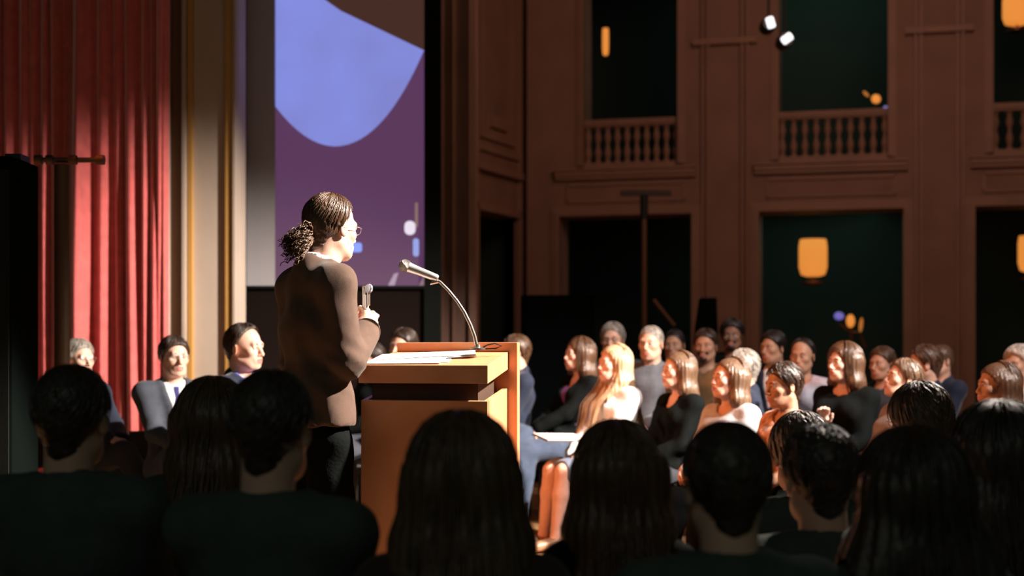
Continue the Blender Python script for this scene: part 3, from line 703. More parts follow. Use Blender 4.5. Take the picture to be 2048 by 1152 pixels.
# balustrades
balme = MB().lathe([(.045,0),(.045,.04),(.028,.06),(.048,.15),(.052,.19),(.030,.27),(.022,.31),(.030,.35),(.052,.42),(.046,.47),(.028,.54),(.045,.56),(.045,.60)], n=12).data('baluster', [M_TRIM], True)
for bi, b in enumerate(bays):
    p = W0+WD*((b[2]+b[3])/2)
    bl = empty('balustrade', p, Rw, ['stone balustrade in the arched opening left, nearest the hall corner', 'stone balustrade in the middle opening above the lit wall lamp', 'stone balustrade at the right edge, cut off by the frame'][bi], 'balustrade', 'balustrades of the upper gallery')
    bl['label'] = ['carved stone balustrade of the gallery opening nearest the hall corner', 'carved stone balustrade of the gallery opening above the glowing wall lamp', 'carved stone balustrade of the gallery opening cut off at the right edge'][bi]
    hw = (b[3]-b[2])/2
    MB().box(-hw, hw, .02, .22, ZR-.07, ZR).box(-hw, hw, .04, .20, ZR-.10, ZR-.07).build('rail', M_TRIM, bl); MB().box(-hw, hw, .02, .22, ZB-.02, ZB+.05).build('plinth', M_TRIM, bl)
    n = 9
    for k in range(n+1):
        x = -hw+.04+(2*hw-.08)*k/n; o = link('baluster', balme, bl, (x, .12, ZB+.05)); o.scale.z = (ZR-.10-ZB-.05)/.60
# rooms behind the openings
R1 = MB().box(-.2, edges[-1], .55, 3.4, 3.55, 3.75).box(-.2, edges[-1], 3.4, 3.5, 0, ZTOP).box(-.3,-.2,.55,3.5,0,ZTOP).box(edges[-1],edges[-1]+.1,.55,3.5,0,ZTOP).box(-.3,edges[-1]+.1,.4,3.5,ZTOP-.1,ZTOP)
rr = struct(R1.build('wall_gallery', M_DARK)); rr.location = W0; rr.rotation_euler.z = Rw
# --- slanting wall with an opening, left of the hall corner
Pa = Vector((xw(950,19.1), 19.1, 0)); Pb = Vector((xw(1036,20.45), 20.45, 0)); FD = (Pb-Pa).normalized(); Rf = math.atan2(FD.y, FD.x); FL = (Pb-Pa).length
fm = MB().box(-1.9,-.0,0,.4,0,ZTOP).box(FL,FL+.35,0,.06,0,ZTOP).box(0,FL,0,.4,ZD,ZB).box(0,FL,0,.4,ZB,ZTOP)
fw = struct(fm.build('wall_corner', M_WALL)); fw.location = Pa; fw.rotation_euler.z = Rf
for (z0, z1, dp) in ((ZD,ZD+.10,.06),(ZC,ZC+.10,.10),(ZB+.12,ZB+.2,.05)): MB().box(-.1, FL+.1, -dp, 0, z0, z1).build('moulding', M_TRIM, fw)
for x in (-.10, FL-.02): MB().box(x, x+.12, -.06, 0, 0, ZTOP).build('moulding', M_TRIM, fw)
m = MB(); m.box(.1,.22,-.05,0,ZB+.3,6.8); m.box(FL-.3,FL-.18,-.05,0,ZB+.3,6.8); m.box(.22,FL-.3,-.05,0,6.7,6.8); m.box(.22,FL-.3,-.05,0,ZB+.3,ZB+.4); m.build('panel_moulding', M_TRIM, fw)
MB().box(.3,FL-.4,-.03,0,4.25,4.55).box(.4,FL-.55,-.09,-.03,4.35,4.5).build('carved_crest', M_TRIM, fw)
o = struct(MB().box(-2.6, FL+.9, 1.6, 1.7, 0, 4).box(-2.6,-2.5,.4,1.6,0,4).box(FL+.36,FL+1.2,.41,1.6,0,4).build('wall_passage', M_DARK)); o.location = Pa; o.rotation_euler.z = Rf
# plastered strip between the dark wall and the screen, right side of the screen
d0 = 12.6
wl = struct(MB().box(xw(878,d0), xw(952,d0), d0, d0+.5, 0, 8).build('wall_proscenium', M_WALL))
for a, b, dp in ((880,889,.03),(905,911,.04),(938,950,.05)): MB().box(xw(a,d0), xw(b,d0), d0-dp, d0, 0, 8).build('moulding', M_TRIM, wl)
# --- cream wall left with gilt mouldings
d1 = 10.4
wc = struct(MB().box(-5.2, xw(476,d1), d1, d1+.3, 0, 6).build('wall_left', M_CREAM))
def strip(a, b, dp, m, nm='moulding'): return MB().box(xw(a,d1), xw(b,d1), d1-dp, d1, .0, 6).build(nm, m, wc, bevel=.006)
strip(331,342,.09,M_CREAM); strip(343,366,.02,M_BROWN); strip(367,376,.07,M_CREAM); strip(377,388,.045,M_GOLD); strip(451,466,.035,M_GOLD); strip(467,475,.055,M_CREAM)
struct(MB().box(-5.2, xw(476,d1)-.001, d1-.03, d1, 0, .16).build('baseboard_left', M_BROWN))
# ceiling and outer walls
ce = struct(MB().box(-7.2, 9.2, 4.5, 26, 8.0, 8.2).build('ceiling', mat('ceiling_plaster', (.10,.06,.04), .9)))
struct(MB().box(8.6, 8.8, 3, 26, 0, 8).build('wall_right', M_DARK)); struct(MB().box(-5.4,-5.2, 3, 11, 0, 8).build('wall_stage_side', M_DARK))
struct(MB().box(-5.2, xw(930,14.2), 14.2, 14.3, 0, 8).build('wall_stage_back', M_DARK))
# ---------------------------------------------------------------- curtain
def curtain():
    y0 = 9.9; xa, xb = xw(-60,y0), xw(331,y0); n = 700; zs = np.concatenate([np.linspace(.03,.4,3), np.linspace(.7,5.6,22)])
    ridges = [-40,-12,10,34,52,80,103,150,197,228,252,276,296,312,326]; wid = [9,8,8,7,8,7,8,15,9,10,11,7,8,8,6]; amp = [.10,.1,.09,.08,.07,.08,.1,.17,.12,.10,.13,.09,.10,.11,.09]
    px = np.linspace(-60, 331, n); V = []; 
    for z in zs:
        t = z/5.6; dsum = np.zeros(n)
        for rx, w, a in zip(ridges, wid, amp):
            rr_ = rx+(-7*t*np.sin(rx*.7))+(10*(1-t) if 210 < rx < 300 else 0); dsum = np.maximum(dsum, a*(.85+.25*math.sin(rx+z*1.1))*np.exp(-((px-rr_)/w)**2))
        dsum += .008*np.sin(px*.21+.4*np.sin(z*1.7))+.004*np.sin(px*.55+z)
        V.append(np.stack([(px-1024)/F*y0, y0+.12-dsum*.85, np.full(n, z)], 1))
    V = np.concatenate(V); m = len(zs); i = np.arange(m-1)[:,None]; j = np.arange(n-1)[None,:]; b = i*n+j
    q = np.stack([b, b+1, b+n+1, b+n], -1).reshape(-1,4)
    B = V.copy(); B[:,1] += .012; q2 = q[:,::-1]+len(V)
    ed = []; 
    for c in (0, n-1):
        k = (np.arange(m-1)*n+c); ed.append(np.stack([k, k+n, k+n+len(V), k+len(V)], -1))
    return mesh_np('theatre_curtain', [(np.concatenate([V,B]), np.concatenate([q,q2]+ed), 0)], [mat('red_velvet', (.52,.105,.10), .75, bump=.25, bscale=160, sheen=1.0, var=.15, vscale=14, spec=.2)])
tag(link('theatre_curtain', curtain()), 'tall red velvet stage curtain hanging in deep vertical folds', 'curtain')
# ---------------------------------------------------------------- projection screen
ds = 11.2
scr = empty('projection_screen', (xw(660,ds), ds, 0), 0, 'tall projection screen in a black masking frame showing a blue and purple slide', 'screen')
def sx(px): return xw(px,ds)-xw(660,ds)
def sz(py): return zw(py,ds)
M_SCR = mat('screen_cloth', (.42,.40,.42), .9, bump=.05, bscale=300)
zt = sz(-90)
MB().box(sx(493), sx(849), 0, .02, sz(572), zt).build('screen_cloth', M_SCR, scr)
MB().box(sx(475), sx(493), -.04, .04, .0, zt+.1).box(sx(849), sx(882), -.04, .04, .0, zt+.1).box(sx(493), sx(849), -.04, .04, sz(578), sz(572)).box(sx(493), sx(849), -.04, .04, zt, zt+.1).build('frame', mat('masking_cloth', (.006,.007,.006), .95, spec=.05), scr)
MB().box(sx(488), sx(860), -.01, .03, 0, sz(578)).build('skirt_drape', mat('skirt_cloth', (.010,.006,.005), .95, spec=.05), scr)
def slide(name, poly, y, rgb, e, base=(.05,.04,.06), smooth=0):
    n = len(poly); v = [(sx(a), -y, sz(b)) for a, b in poly]+[(sx(a), -y+.0015, sz(b)) for a, b in poly]
    f = [tuple(range(n)), tuple(range(2*n-1, n-1, -1))]+[(i, (i+1)%n+0, (i+1)%n+n, i+n) for i in range(n)]
    mm = mat('slide_'+name, base, .9, emit=rgb, estr=e); return MB().add(v, f).build(name, mm, scr)
slide('slide_ground', [(551,572),(849,572),(849,-90),(551,-90)], .002, (.125,.050,.135), .78, base=(.045,.03,.03))
slide('slide_brown_shape', [(849,101),(849,-90),(500+51,-90),(640,2),(682,22)], .004, (.07,.030,.022), .8, base=(.04,.03,.03))  # darker brownish region of the slide picture
arc = []
for i in range(25):
    t = i/24; a = (1-t)**3; # bezier 551,213 -> 665,293 -> 848,101
    arc.append(None)
def bez(p, n):
    out = []
    for i in range(n+1):
        t = i/n; u = 1-t; out.append(tuple(u**3*p[0][k]+3*u*u*t*p[1][k]+3*u*t*t*p[2][k]+t**3*p[3][k] for k in (0,1)))
    return out
poly = [(551,-90)]+bez([(551,213),(585,258),(625,292),(670,293)], 12)+bez([(670,293),(742,292),(800,212),(848,101)], 16)[1:]+[(682,22),(440+111,-90+20)]
# blue disc segment with a gentle brightness change from left edge to rim
bm = slide('slide_blue_shape', poly, .006, (.23,.27,.85), 1.0, base=(.10,.10,.2))
mm = bm.data.materials[0]; nt = mm.node_tree; pb = nt.nodes['Principled BSDF']; tc = nt.nodes.new('ShaderNodeTexCoord'); gr = nt.nodes.new('ShaderNodeTexNoise'); gr.inputs['Scale'].default_value = 1.4
rp = nt.nodes.new('ShaderNodeValToRGB'); rp.color_ramp.elements[0].position = .35; rp.color_ramp.elements[1].position = .65; rp.color_ramp.elements[0].color = (.21,.23,.62,1); rp.color_ramp.elements[1].color = (.225,.27,.76,1)
nt.links.new(tc.outputs['Object'], gr.inputs['Vector']); nt.links.new(gr.outputs['Fac'], rp.inputs[0]); nt.links.new(rp.outputs[0], pb.inputs['Emission Color'])
def rnd(cx, cy, w, h, r, n=5, rot=0):
    out = []
    for qx, qy, a0 in ((1,1,0),(-1,1,90),(-1,-1,180),(1,-1,270)):
        for i in range(n+1):
            a = math.radians(a0+90*i/n); x = qx*(w/2-r)+r*math.cos(a); y = qy*(h/2-r)+r*math.sin(a); c, s_ = math.cos(rot), math.sin(rot); out.append((cx+x*c-y*s_, cy-(x*s_+y*c)))
    return out
slide('slide_blue_button', rnd(706,495,36,19,5), .006, (.22,.33,.92), 1.1)
slide('slide_white_spot', rnd(820,456,22,28,10), .008, (.75,.68,.78), 1.1)
slide('slide_white_streak', rnd(833,430,6,50,3), .006, (.35,.22,.18), .7)
slide('slide_blue_streak', rnd(832,495,12,36,5), .008, (.30,.38,.80), .95)
slide('slide_pale_wedge', [(776,571),(789,571),(797,545),(788,548)], .006, (.50,.36,.48), .8)
slide('slide_pale_fleck', [(838,571),(848,571),(848,552)], .006, (.40,.26,.30), .7)
# ---------------------------------------------------------------- left stands and loudspeaker
M_BOX = mat('speaker_box', (.004,.006,.0055), 1.0, bump=.1, bscale=120, spec=.0); dl = 6.2
sp = empty('loudspeaker', (xw(20,dl), dl, 0), 0, 'tall black loudspeaker column standing in front of the red curtain', 'loudspeaker')
MB().box(-.21,.071,-.17,.17,.0,zw(322,dl)).build('cabinet', M_BOX, sp, bevel=.012)
MB().box(-.195,.058,-.183,-.171,.08,zw(322,dl)-.06).build('grille', mat('speaker_grille', (.010,.014,.012), .9, bump=.5, bscale=400, spec=.1), sp)
MB().box(.0,.068,-.06,.06,zw(322,dl)-.002,zw(311,dl)).build('bracket', BLACKP, sp)
dp_ = 6.9
st = empty('lighting_stand', (xw(124,dp_), dp_, 0), 0, 'brown metal pole stand with a short crossbar before the red curtain', 'stand')
M_POLE = mat('pole_paint', (.085,.050,.026), .5, .2, bump=.1, bscale=60)
MB().tube([(0,0,.02),(0,0,zw(330,dp_))], .037, 20).build('pole', M_POLE, st, smooth=True)
zc_ = zw(320,dp_)
MB().tube([(xw(70,dp_)-xw(124,dp_),0,zc_),(xw(206,dp_)-xw(124,dp_),0,zc_)], .013, 12).build('crossbar', M_POLE, st, smooth=True)
for x in (-.115,-.06,.055,.19): MB().tube([(x-.018,0,zc_),(x+.018,0,zc_)], .024, 12).build('collar', mat('collar_metal', (.14,.06,.03), .5, .5), st, smooth=True)
for k in range(3):
    a = math.radians(90+120*k); MB().tube([(0,0,.55),(math.cos(a)*.42,math.sin(a)*.42,.02)], .014, 8).build('leg', M_POLE, st, smooth=True)
# ---------------------------------------------------------------- lectern
WOODL = wood('lectern_wood', (.64,.25,.105), (.78,.37,.19), (1.2,14,1.0), .42, .15, .03)
LD = empty('lectern', (xw(844,5.0), 5.06, 0), math.radians(-14), 'honey-coloured wooden lectern with a sloping top beside the standing speaker', 'lectern')
Mi = Matrix.Rotation(math.radians(14), 3, 'Z'); Lo = Vector(LD.location)
def L(px, py, d): p = pt(px, py, d)-Lo; return Mi @ p
# local frame: x along the width, y away from us
hw = .242; dep = .30
zn, zf = 1.195, 1.243; th_ = .066
LDY = 0.0
MB().hexa([(-.248,0,zn-th_),(hw,0,zn-th_),(hw,dep,zf-th_),(-hw+.03,dep,zf-th_)], [(-.248,0,zn),(hw,0,zn),(hw,dep,zf),(-hw+.03,dep,zf)]).build('desk_top', WOODL, LD, bevel=.002)
bz0, bz1 = 1.066, 1.105
MB().hexa([(-hw,.012,0),(hw-.004,.012,0),(hw-.004,.028,0),(-hw,.028,0)], [(-hw,.012,bz0),(hw-.004,.012,bz0),(hw-.004,.028,bz0+.002),(-hw,.028,bz0+.002)]).build('front_board', WOODL, LD, bevel=.0015)
for nm, xx in (('side_board', hw-.022), ('side_board', -hw+.0)):
    MB().hexa([(xx,.029,0),(xx+.02,.029,0),(xx+.02,dep-.01,0),(xx,dep-.01,0)], [(xx,.029,bz0+.002),(xx+.02,.029,bz0+.002),(xx+.02,dep-.01,bz1),(xx,dep-.01,bz1)]).build(nm, WOODL, LD, bevel=.0015)
MB().box(-hw+.021,hw-.023,.03,dep-.01,bz0-.16,bz0-.14).build('shelf', mat('lectern_inner', (.05,.022,.010), .7), LD)
MB().box(-hw+.03,hw-.05,.05,dep-.02,bz0-.14,zn-th_+.002).build('inner_box', mat('lectern_inner', (0,0,0)), LD)
pz = 1.279
MB().box(-.200,.277,dep+.001,dep+.041,0,pz).build('back_panel', WOODL, LD, bevel=.003)
# papers on the slope
def slope(x, y): return zn+(zf-zn)*y/dep
PAP = mat('paper', (.82,.80,.76), .8)
for k, (cx, cy, w, h, rot) in enumerate(((-.085,.135,.30,.21,9),(-.10,.12,.30,.21,3),(.0,.19,.28,.15,16))):
    q = []; r_ = math.radians(rot)
    for a, b in ((-1,-1),(1,-1),(1,1),(-1,1)):
        x = cx+a*w/2*math.cos(r_)-b*h/2*math.sin(r_); y = cy+a*w/2*math.sin(r_)+b*h/2*math.cos(r_); y = min(max(y,.004), dep-.006); x = max(x,-hw+.012)
        q.append((x, y, slope(x,y)+.001+.0025*k+(.006 if (k == 1 and a > 0 and b > 0) else 0)))
    o = MB().hexa(q, [(a,b,c+.0012) for a,b,c in q]).build('paper_sheet', PAP); o.matrix_world = LD.matrix_world
    o.location = LD.location; o.rotation_euler = LD.rotation_euler
    tag(o, ['bottom white sheet of paper in the pile on the lectern', 'white sheet of paper with a lifted corner in the middle of the pile', 'topmost white sheet lying askew under the gooseneck microphone'][k], 'paper', 'papers on the lectern')
# gooseneck microphone
mic = empty('gooseneck_microphone', (0,0,0), 0, 'silver microphone clipped to a bent metal gooseneck on the lectern', 'microphone')
STEEL = mat('brushed_steel', (.42,.36,.31), .32, .9); SILV = mat('silver_paint', (.62,.60,.58), .35, .6)
dm = 5.2
base = pt(955,697,dm); mic.location = base
g = lambda px, py, d=dm: pt(px,py,d)-base
MB().tube([g(955,698),g(953,690),g(949,672),g(941,650),g(929,625),g(914,602),g(896,580),g(880,564),g(868,558)], [.0075,.0072,.0070,.0068,.0065,.0060,.0060,.0058,.0056], 14).build('gooseneck', STEEL, mic, smooth=True)
MB().lathe([(.030,0),(.030,.006),(.012,.010),(.010,.020)], n=20).build('base', STEEL, mic, (0,0,-.004), smooth=True)
a, b = g(876,557), g(806,530); ax = (b-a).normalized()
MB().tube([a, a+ax*.006, a+ax*.03, a.lerp(b,.55), a.lerp(b,.80), a.lerp(b,.86)], [.010,.0135,.0145,.0160,.0185,.0205], 20).build('handle', SILV, mic, smooth=True)
Ms = ax.to_track_quat('Z','Y').to_matrix()
MB().lathe([(.019,-.014),(.0235,-.008),(.0245,0),(.0230,.010),(.017,.019),(.008,.0225)], tuple(a.lerp(b,.93)), 20, M=Ms).build('grille', mat('mic_grille', (.30,.29,.28), .4, .8, bump=1, bscale=900), mic, smooth=True)
MB().lathe([(.012,.022),(.0125,.0232),(.002,.0235)], tuple(a.lerp(b,.93)), 16, M=Ms).build('grille_cap', BLACKP, mic, smooth=True)
MB().tube([g(870,560), g(862,566), g(876,563)], [.006,.009,.007], 10).build('clip', STEEL, mic, smooth=True)
cb = MB().tube([g(962,697), g(975,690), g(990,687), g(1003,692), g(992,697), g(972,698), g(955,700)], .0028, 8).build('cable', BLACKP, mic, smooth=True)
# ---------------------------------------------------------------- wall lamps, spotlights
M_AMB = mat('lamp_shade', (.8,.4,.1), .6, emit=(1.0,.33,.055), estr=.72)
def sconce(px, py, h, w, Y, label, e=True, plate=True):
    c = empty('wall_lamp', (xw(px,Y), Y, zw(py,Y)), Rw, label, 'lamp', 'wall lamps behind the hall openings')
    hh = h/2*Y/F; ww = w/2*Y/F
    MB().lathe([(ww*.92,hh),(ww,hh*.6),(ww,-hh*.5),(ww*.85,-hh*.9),(ww*.5,-hh)], n=24).build('lamp_shade', M_AMB, c, smooth=True)
    if plate:
        MB().lathe([(ww*.2,-hh*1.5),(ww*.75,-hh*1.42),(ww*.75,-hh*1.3),(ww*.2,-hh*1.24)], n=16).build('bracket', mat('lamp_brass', (.30,.10,.04), .4, .6), c, smooth=True)
        MB().tube([(0,0,-hh*1.4),(0,0,hh*.9)], ww*.08, 8).tube([(0,0,-hh*1.4),(0,.22,-hh*1.4)], ww*.1, 8).build('stem', mat('lamp_brass', (0,0,0)), c, smooth=True)
    l = bpy.data.lights.new('bulb', 'POINT'); l.energy = 5; l.color = (1,.45,.12); l.shadow_soft_size = .1
    return c
sconce(1626, 516, 74, 56, 20.9, 'large glowing amber wall lamp in the middle doorway, under the gallery balustrade')
sconce(2062, 508, 72, 50, 20.6, 'glowing amber wall lamp cut off by the right edge of the picture')
sconce(1211, 84, 54, 13, 21.3, 'slender glowing amber lamp in the gallery opening nearest the hall corner', plate=False)
sconce(2034, 20, 60, 56, 19.8, 'broad amber lamp glowing at the top right corner of the gallery')
o = empty('table_lamp', (xw(1750,19.4), 19.4, ZR), 0, 'small amber lamp leaning behind the gallery rail with a blue bead beside it', 'lamp')
def blob(par, name, px, py, r, Y, m, sc=(1,1,1), ry=0):
    k = MB().lathe([(r*math.sin(math.pi*i/8)+1e-4, -r*math.cos(math.pi*i/8)) for i in range(9)], n=14, M=Matrix.Rotation(ry, 3, 'Y') @ Matrix.Diagonal(sc)).build(name, m, par, smooth=True)
    k.location = pt(px,py,Y)-Vector(par.location); return k
blob(o, 'lamp_shade', 1752, 198, .065, 19.4, M_AMB, (1,.8,1), -.7); blob(o, 'lamp_arm', 1732, 188, .05, 19.4, mat('amber_dim', (.5,.2,.05), .5, emit=(.8,.28,.05), estr=.45), (.45,.5,1.1), -.8)
blob(o, 'blue_bead', 1771, 216, .03, 19.4, mat('blue_glow', (.2,.2,.6), .5, emit=(.35,.35,.9), estr=.6)); MB().tube([(0,0,-.02),(0,0,.16)], .012, 8).build('stem', M_POLE, o)
o = empty('candle_lamp', (xw(1702,19.6), 19.6, 0), 0, 'amber candle lamp, reflected streak and violet light on a dark stand in the middle doorway', 'lamp')
blob(o, 'violet_light', 1678, 632, .070, 19.6, mat('violet_glow', (.2,.2,.5), .5, emit=(.20,.17,.62), estr=.7), (1,.8,.8)); blob(o, 'amber_glow', 1701, 642, .075, 19.6, M_AMB, (.8,.8,1.25))
blob(o, 'amber_glow', 1722, 650, .07, 19.6, mat('amber_dim', (0,0,0)), (.35,.6,1.5), .12)  # elongated glowing shape stands in for a reflected streak of amber light
MB().tube([(0,0,0),(0,0,1.55)], .02, 8).tube([(-.17,0,1.62),(0,0,1.5),(.14,0,1.5)], .012, 8).tube([(.14,0,1.45),(.20,0,1.28)], .018, 8).lathe([(.2,0),(.2,.03),(.02,.05)], n=16).build('stand', mat('lamp_brass', (0,0,0)), o)
# two hanging stage spotlights
M_WL = mat('lamp_lens', (.9,.9,.9), .3, emit=(.93,.95,1.0), estr=1.6)
for k, (px, py, rot, lab) in enumerate(((1541,45,-.28,'upper of the two hanging spotlights with a bright white lens'), (1574,77,.95,'lower of the two hanging spotlights, its white lens tilted to the right'))):
    c = empty('stage_spotlight', pt(px,py,15), 0, lab, 'spotlight', 'spotlights hanging over the hall')
    MM = Matrix.Rotation(rot, 3, 'Y')
    MB().lathe([(.05,-.055),(.068,-.05),(.068,.05),(.05,.055)], n=18, M=MM @ Matrix.Diagonal((.62,.5,1.05))).build('lens', M_WL, c, smooth=True)
    MB().lathe([(.07,.0),(.085,.03),(.085,.22),(.04,.26)], n=18, M=Matrix.Rotation(-math.pi/2, 3, 'X')).build('housing', BLACKP, c, smooth=True, loc=(0,.02,0))
    MB().tube([(0,.12,.06),(0,.12,4.8-zw(py,15)+.25 if False else .45)], .012, 8).build('yoke', BLACKP, c)
o = empty('lighting_bar', pt(1556,20,15.12), 0, 'dark bar overhead carrying the two white spotlights', 'bar'); MB().tube([(-.5,0,.28),(.5,0,.28)], .025, 10).tube([(0,0,.28),(0,0,7.95-o.location.z)], .02, 8).build('bar', BLACKP, o)
# ---------------------------------------------------------------- T shaped stand and dark gear in the hall
Y = 15.5
o = empty('light_stand', (xw(1288,Y), Y, 0), 0, 'tall brown T-shaped stand with a dark crossbar before the first doorway', 'stand')
M_ST = mat('stand_paint', (.16,.075,.04), .5, .3)
MB().tube([(0,0,.02),(0,0,zw(436,Y))], .030, 12).build('pole', M_ST, o, smooth=True); MB().tube([(0,0,zw(436,Y)),(0,0,zw(388,Y))], .045, 12).build('head', BLACKP, o, smooth=True)
MB().box(-.26,.30,-.04,.04,zw(391,Y),zw(381,Y)).build('crossbar', mat('dark_metal', (.03,.018,.012), .6), o)
MB().tube([(.10,-.05,zw(600,Y)),(.33,-.05,zw(652,Y))], .022, 8).build('boom_arm', M_ST, o, smooth=True)
for k in range(3):
    a = math.radians(30+120*k); MB().tube([(0,0,.7),(math.cos(a)*.5,math.sin(a)*.5,.02)], .015, 8).build('leg', M_ST, o)
o = tag(MB().box(xw(1042,13.2),xw(1190,13.2),13.2,13.8,0,zw(590,13.2)).box(xw(1050,13.2),xw(1180,13.2),13.18,13.2,.1,zw(598,13.2)).build('road_case', M_BOX, bevel=.02), 'wide black equipment case standing in front of the hall corner', 'case')
o = empty('loudspeaker', (xw(1408,14.5), 14.5, 0), 0, 'small black loudspeaker on a pole beside the first pier', 'loudspeaker')
MB().hexa([(-.10,-.12,zw(680,14.5)),(.13,-.12,zw(680,14.5)),(.13,.12,zw(680,14.5)),(-.10,.12,zw(680,14.5))], [(-.04,-.1,zw(596,14.5)),(.12,-.1,zw(596,14.5)),(.12,.1,zw(596,14.5)),(-.04,.1,zw(596,14.5))]).build('cabinet', M_BOX, o, bevel=.01)
MB().tube([(0,0,.05),(0,0,zw(680,14.5))], .02, 8).build('pole', BLACKP, o); MB().lathe([(.22,0),(.22,.03),(.03,.06)], n=16).build('base', BLACKP, o)
# ---------------------------------------------------------------- people
GA = 'seated listeners on the right'; GF = 'dark foreground listeners seen from behind'; GL = 'seated men at the left of the stage'
# the speaker
sp_, J = person('man with a grey-brown ponytail standing in a brown jacket with his back to us', (662,385), 5.16, hfwd=.065, sww=.150, yaw=-52, skin='fair', hair=('pony','brown'), hl=.115,
    top=('suit','brownsuit'), bottom='black', hyaw=10, hpitch=-4, lean=0, standing=True, res=.010, hres=.0042, wr=(.035,.205,1.335), wl=(-.055,.215,1.30),
    hdR=((-.28,.30,.80),(-.9,.1,-.2)), hdL=((.35,.30,.75),(.9,-.1,-.1)), hands=('grip','grip'), eyeglass='metal', shirt='white', fat=.86)
M4 = J['MH']; s_ = J['s']
MB().lathe([(.020,-.009),(.026,-.005),(.026,.005),(.020,.009)], (0,0,0), 16, M=Matrix.Rotation(math.pi/2, 3, 'X')).build('hair_tie', mat('hair_tie', (.30,.13,.06), .5), sp_, tuple(M4 @ Vector((0,-.104,-.050))), smooth=True)
# clicker in his hand
w = sp_.matrix_basis @ Vector((0,0,0)); 
ck = empty('presentation_remote', pt(733,590,5.24), math.radians(-40), 'small metal presenter remote held up in the speaker\'s hand', 'remote')
MB().box(-.019,-.011,-.006,.006,-.045,.035).box(.007,.015,-.006,.006,-.040,.028).box(-.019,.015,-.006,.006,.028,.036).build('metal_frame', STEEL, ck, bevel=.002)
MB().lathe([(.015,-.007),(.018,-.004),(.018,.004),(.015,.007)], (.012,0,.024), 16, M=Matrix.Rotation(math.pi/2, 3, 'X')).build('dial', mat('glass_dial', (.45,.50,.60), .15, .6), ck, smooth=True)
MB().box(-.010,.006,-.008,.008,-.055,.0).build('body', SILV, ck, bevel=.003)
R_ = []
def A_(label, head, d, **k): k.setdefault('group', GA); k.setdefault('s', 1.0); r = person(label, head, d, **k); R_.append(r); return r
# right-hand audience, front to back
a1, ja = A_('woman with long blonde hair in a white cardigan and skirt', (1226,686), 9.0, yaw=122, fem=True, skin='fair', hair=('tuckfront','blonde'), hl=.42, top=('cardigan','white'), shirt='offwhite', bottom='skirt', hyaw=-6, hpitch=4, lean=3, s=.97, wr=(.03,.33,.17), wl=(-.10,.33,.19), hres=.0042, res=.012, hands=('relaxed','pinch'))
A_('woman in black jacket beside the long-haired blonde in white', (1354,700), 8.8, yaw=118, fem=True, skin='fair', hair=('tuck','light'), hl=.16, top=('jacket','black'), shirt='black', hyaw=-8, hpitch=5, s=.95, hres=.0042)
A_('woman with long hair in a loose pale grey tee-shirt', (1456,712), 8.2, yaw=124, fem=True, skin='fair', hair=('tuck','light'), hl=.26, top=('tee','greytee'), bottom='black', hyaw=-12, hpitch=8, s=.98, fat=1.12, hres=.0042, res=.012)
A_('short-haired woman in a patterned top, face in orange shade', (1568,722), 7.6, yaw=112, fem=True, skin='tan', hair=('short','dark'), top=('tee','floral'), bottom='black', hyaw=-2, hpitch=-4, s=.98, hres=.0042, res=.012)
r5, j5 = A_('long-haired woman in a black top with one hand raised', (1688,682), 8.8, yaw=138, fem=True, skin='fair', hair=('long','brown'), hl=.24, top=('sweater','black'), hyaw=-18, hpitch=4, s=1.0, wr=(-.06,.36,.40), hdR=((-.25,.15,.9),(-.3,.9,.2)), hands=('clasp','raised'), hres=.0042)
A_('woman in a grey-brown high collar tipping her face up', (1800,716), 8.1, yaw=100, fem=True, skin='light', hair=('short','light'), top=('turtle','scarf'), hyaw=0, hpitch=16, s=.96, hres=.0042)
A_('shaded brown-haired woman near the right edge, facing left', (1992,721), 7.5, yaw=96, fem=True, skin='tan', hair=('tuck','brown'), hl=.12, top=('sweater','darkbrown'), hyaw=0, hpitch=2, s=.98)
A_('person with pale hair and white shirt at the right edge', (2037,688), 9.3, yaw=120, fem=False, skin='tan', hair=('wavy','silver'), top=('shirt','white'), hyaw=4, s=.98)
A_('brown-haired woman in black jacket, purple top and jeans', (1156,672), 10.1, yaw=118, fem=True, skin='fair', hair=('long','brown'), hl=.28, top=('jacket','black'), shirt='purple', bottom='denim', hyaw=-4, hpitch=5, legs='crossed', s=.98, wr=(.04,.34,.22), wl=(-.02,.36,.22))
A_('man in a dark suit half hidden behind the lectern post', (1030,668), 10.3, yaw=102, skin='light', hair=('short','brown'), top=('suit','navy'), hyaw=0, s=1.0)
A_('grey-haired man with glasses in the back row', (1225,643), 10.9, yaw=165, skin='light', hair=('short','grey'), top=('sweater','charcoal'), eyeglass='dark', s=1.06)
A_('man with cropped grey hair in a grey sweater', (1302,652), 10.2, yaw=158, skin='light', hair=('crop','grey'), top=('turtle','greysweater'), hyaw=-4, s=1.04, beard=None)
A_('dark-haired man just right of the man in grey sweater', (1348,659), 11.3, yaw=160, skin='tan', hair=('crop','black'), top=('sweater','black'), s=1.02)
A_('bearded man in a brown sweater in the back row', (1411,656), 10.6, yaw=160, skin='tan', hair=('short','dark'), top=('sweater','brownsweater'), beard='dark', s=1.02)
A_('bearded man in black, highest of the back row', (1464,636), 11.95, yaw=165, skin='brown', hair=('wavy','black'), top=('sweater','black'), beard='black', s=1.06)
A_('dark-haired man in a suit before the middle doorway', (1547,660), 10.8, yaw=150, skin='tan', hair=('short','black'), top=('suit','navy'), hyaw=-18, s=1.03)
A_('woman with black hair tied up, in a white blouse', (1604,676), 9.9, yaw=140, fem=True, skin='tan', hair=('bun','black'), top=('shirt','palelilac'), hyaw=10, hpitch=-2, lean=2, s=1.0)
A_('grey-haired man in dark jacket behind the grey tee-shirt', (1484,697), 9.4, yaw=86, skin='light', hair=('short','grey'), top=('suit','navy'), shirt='white', s=1.0)
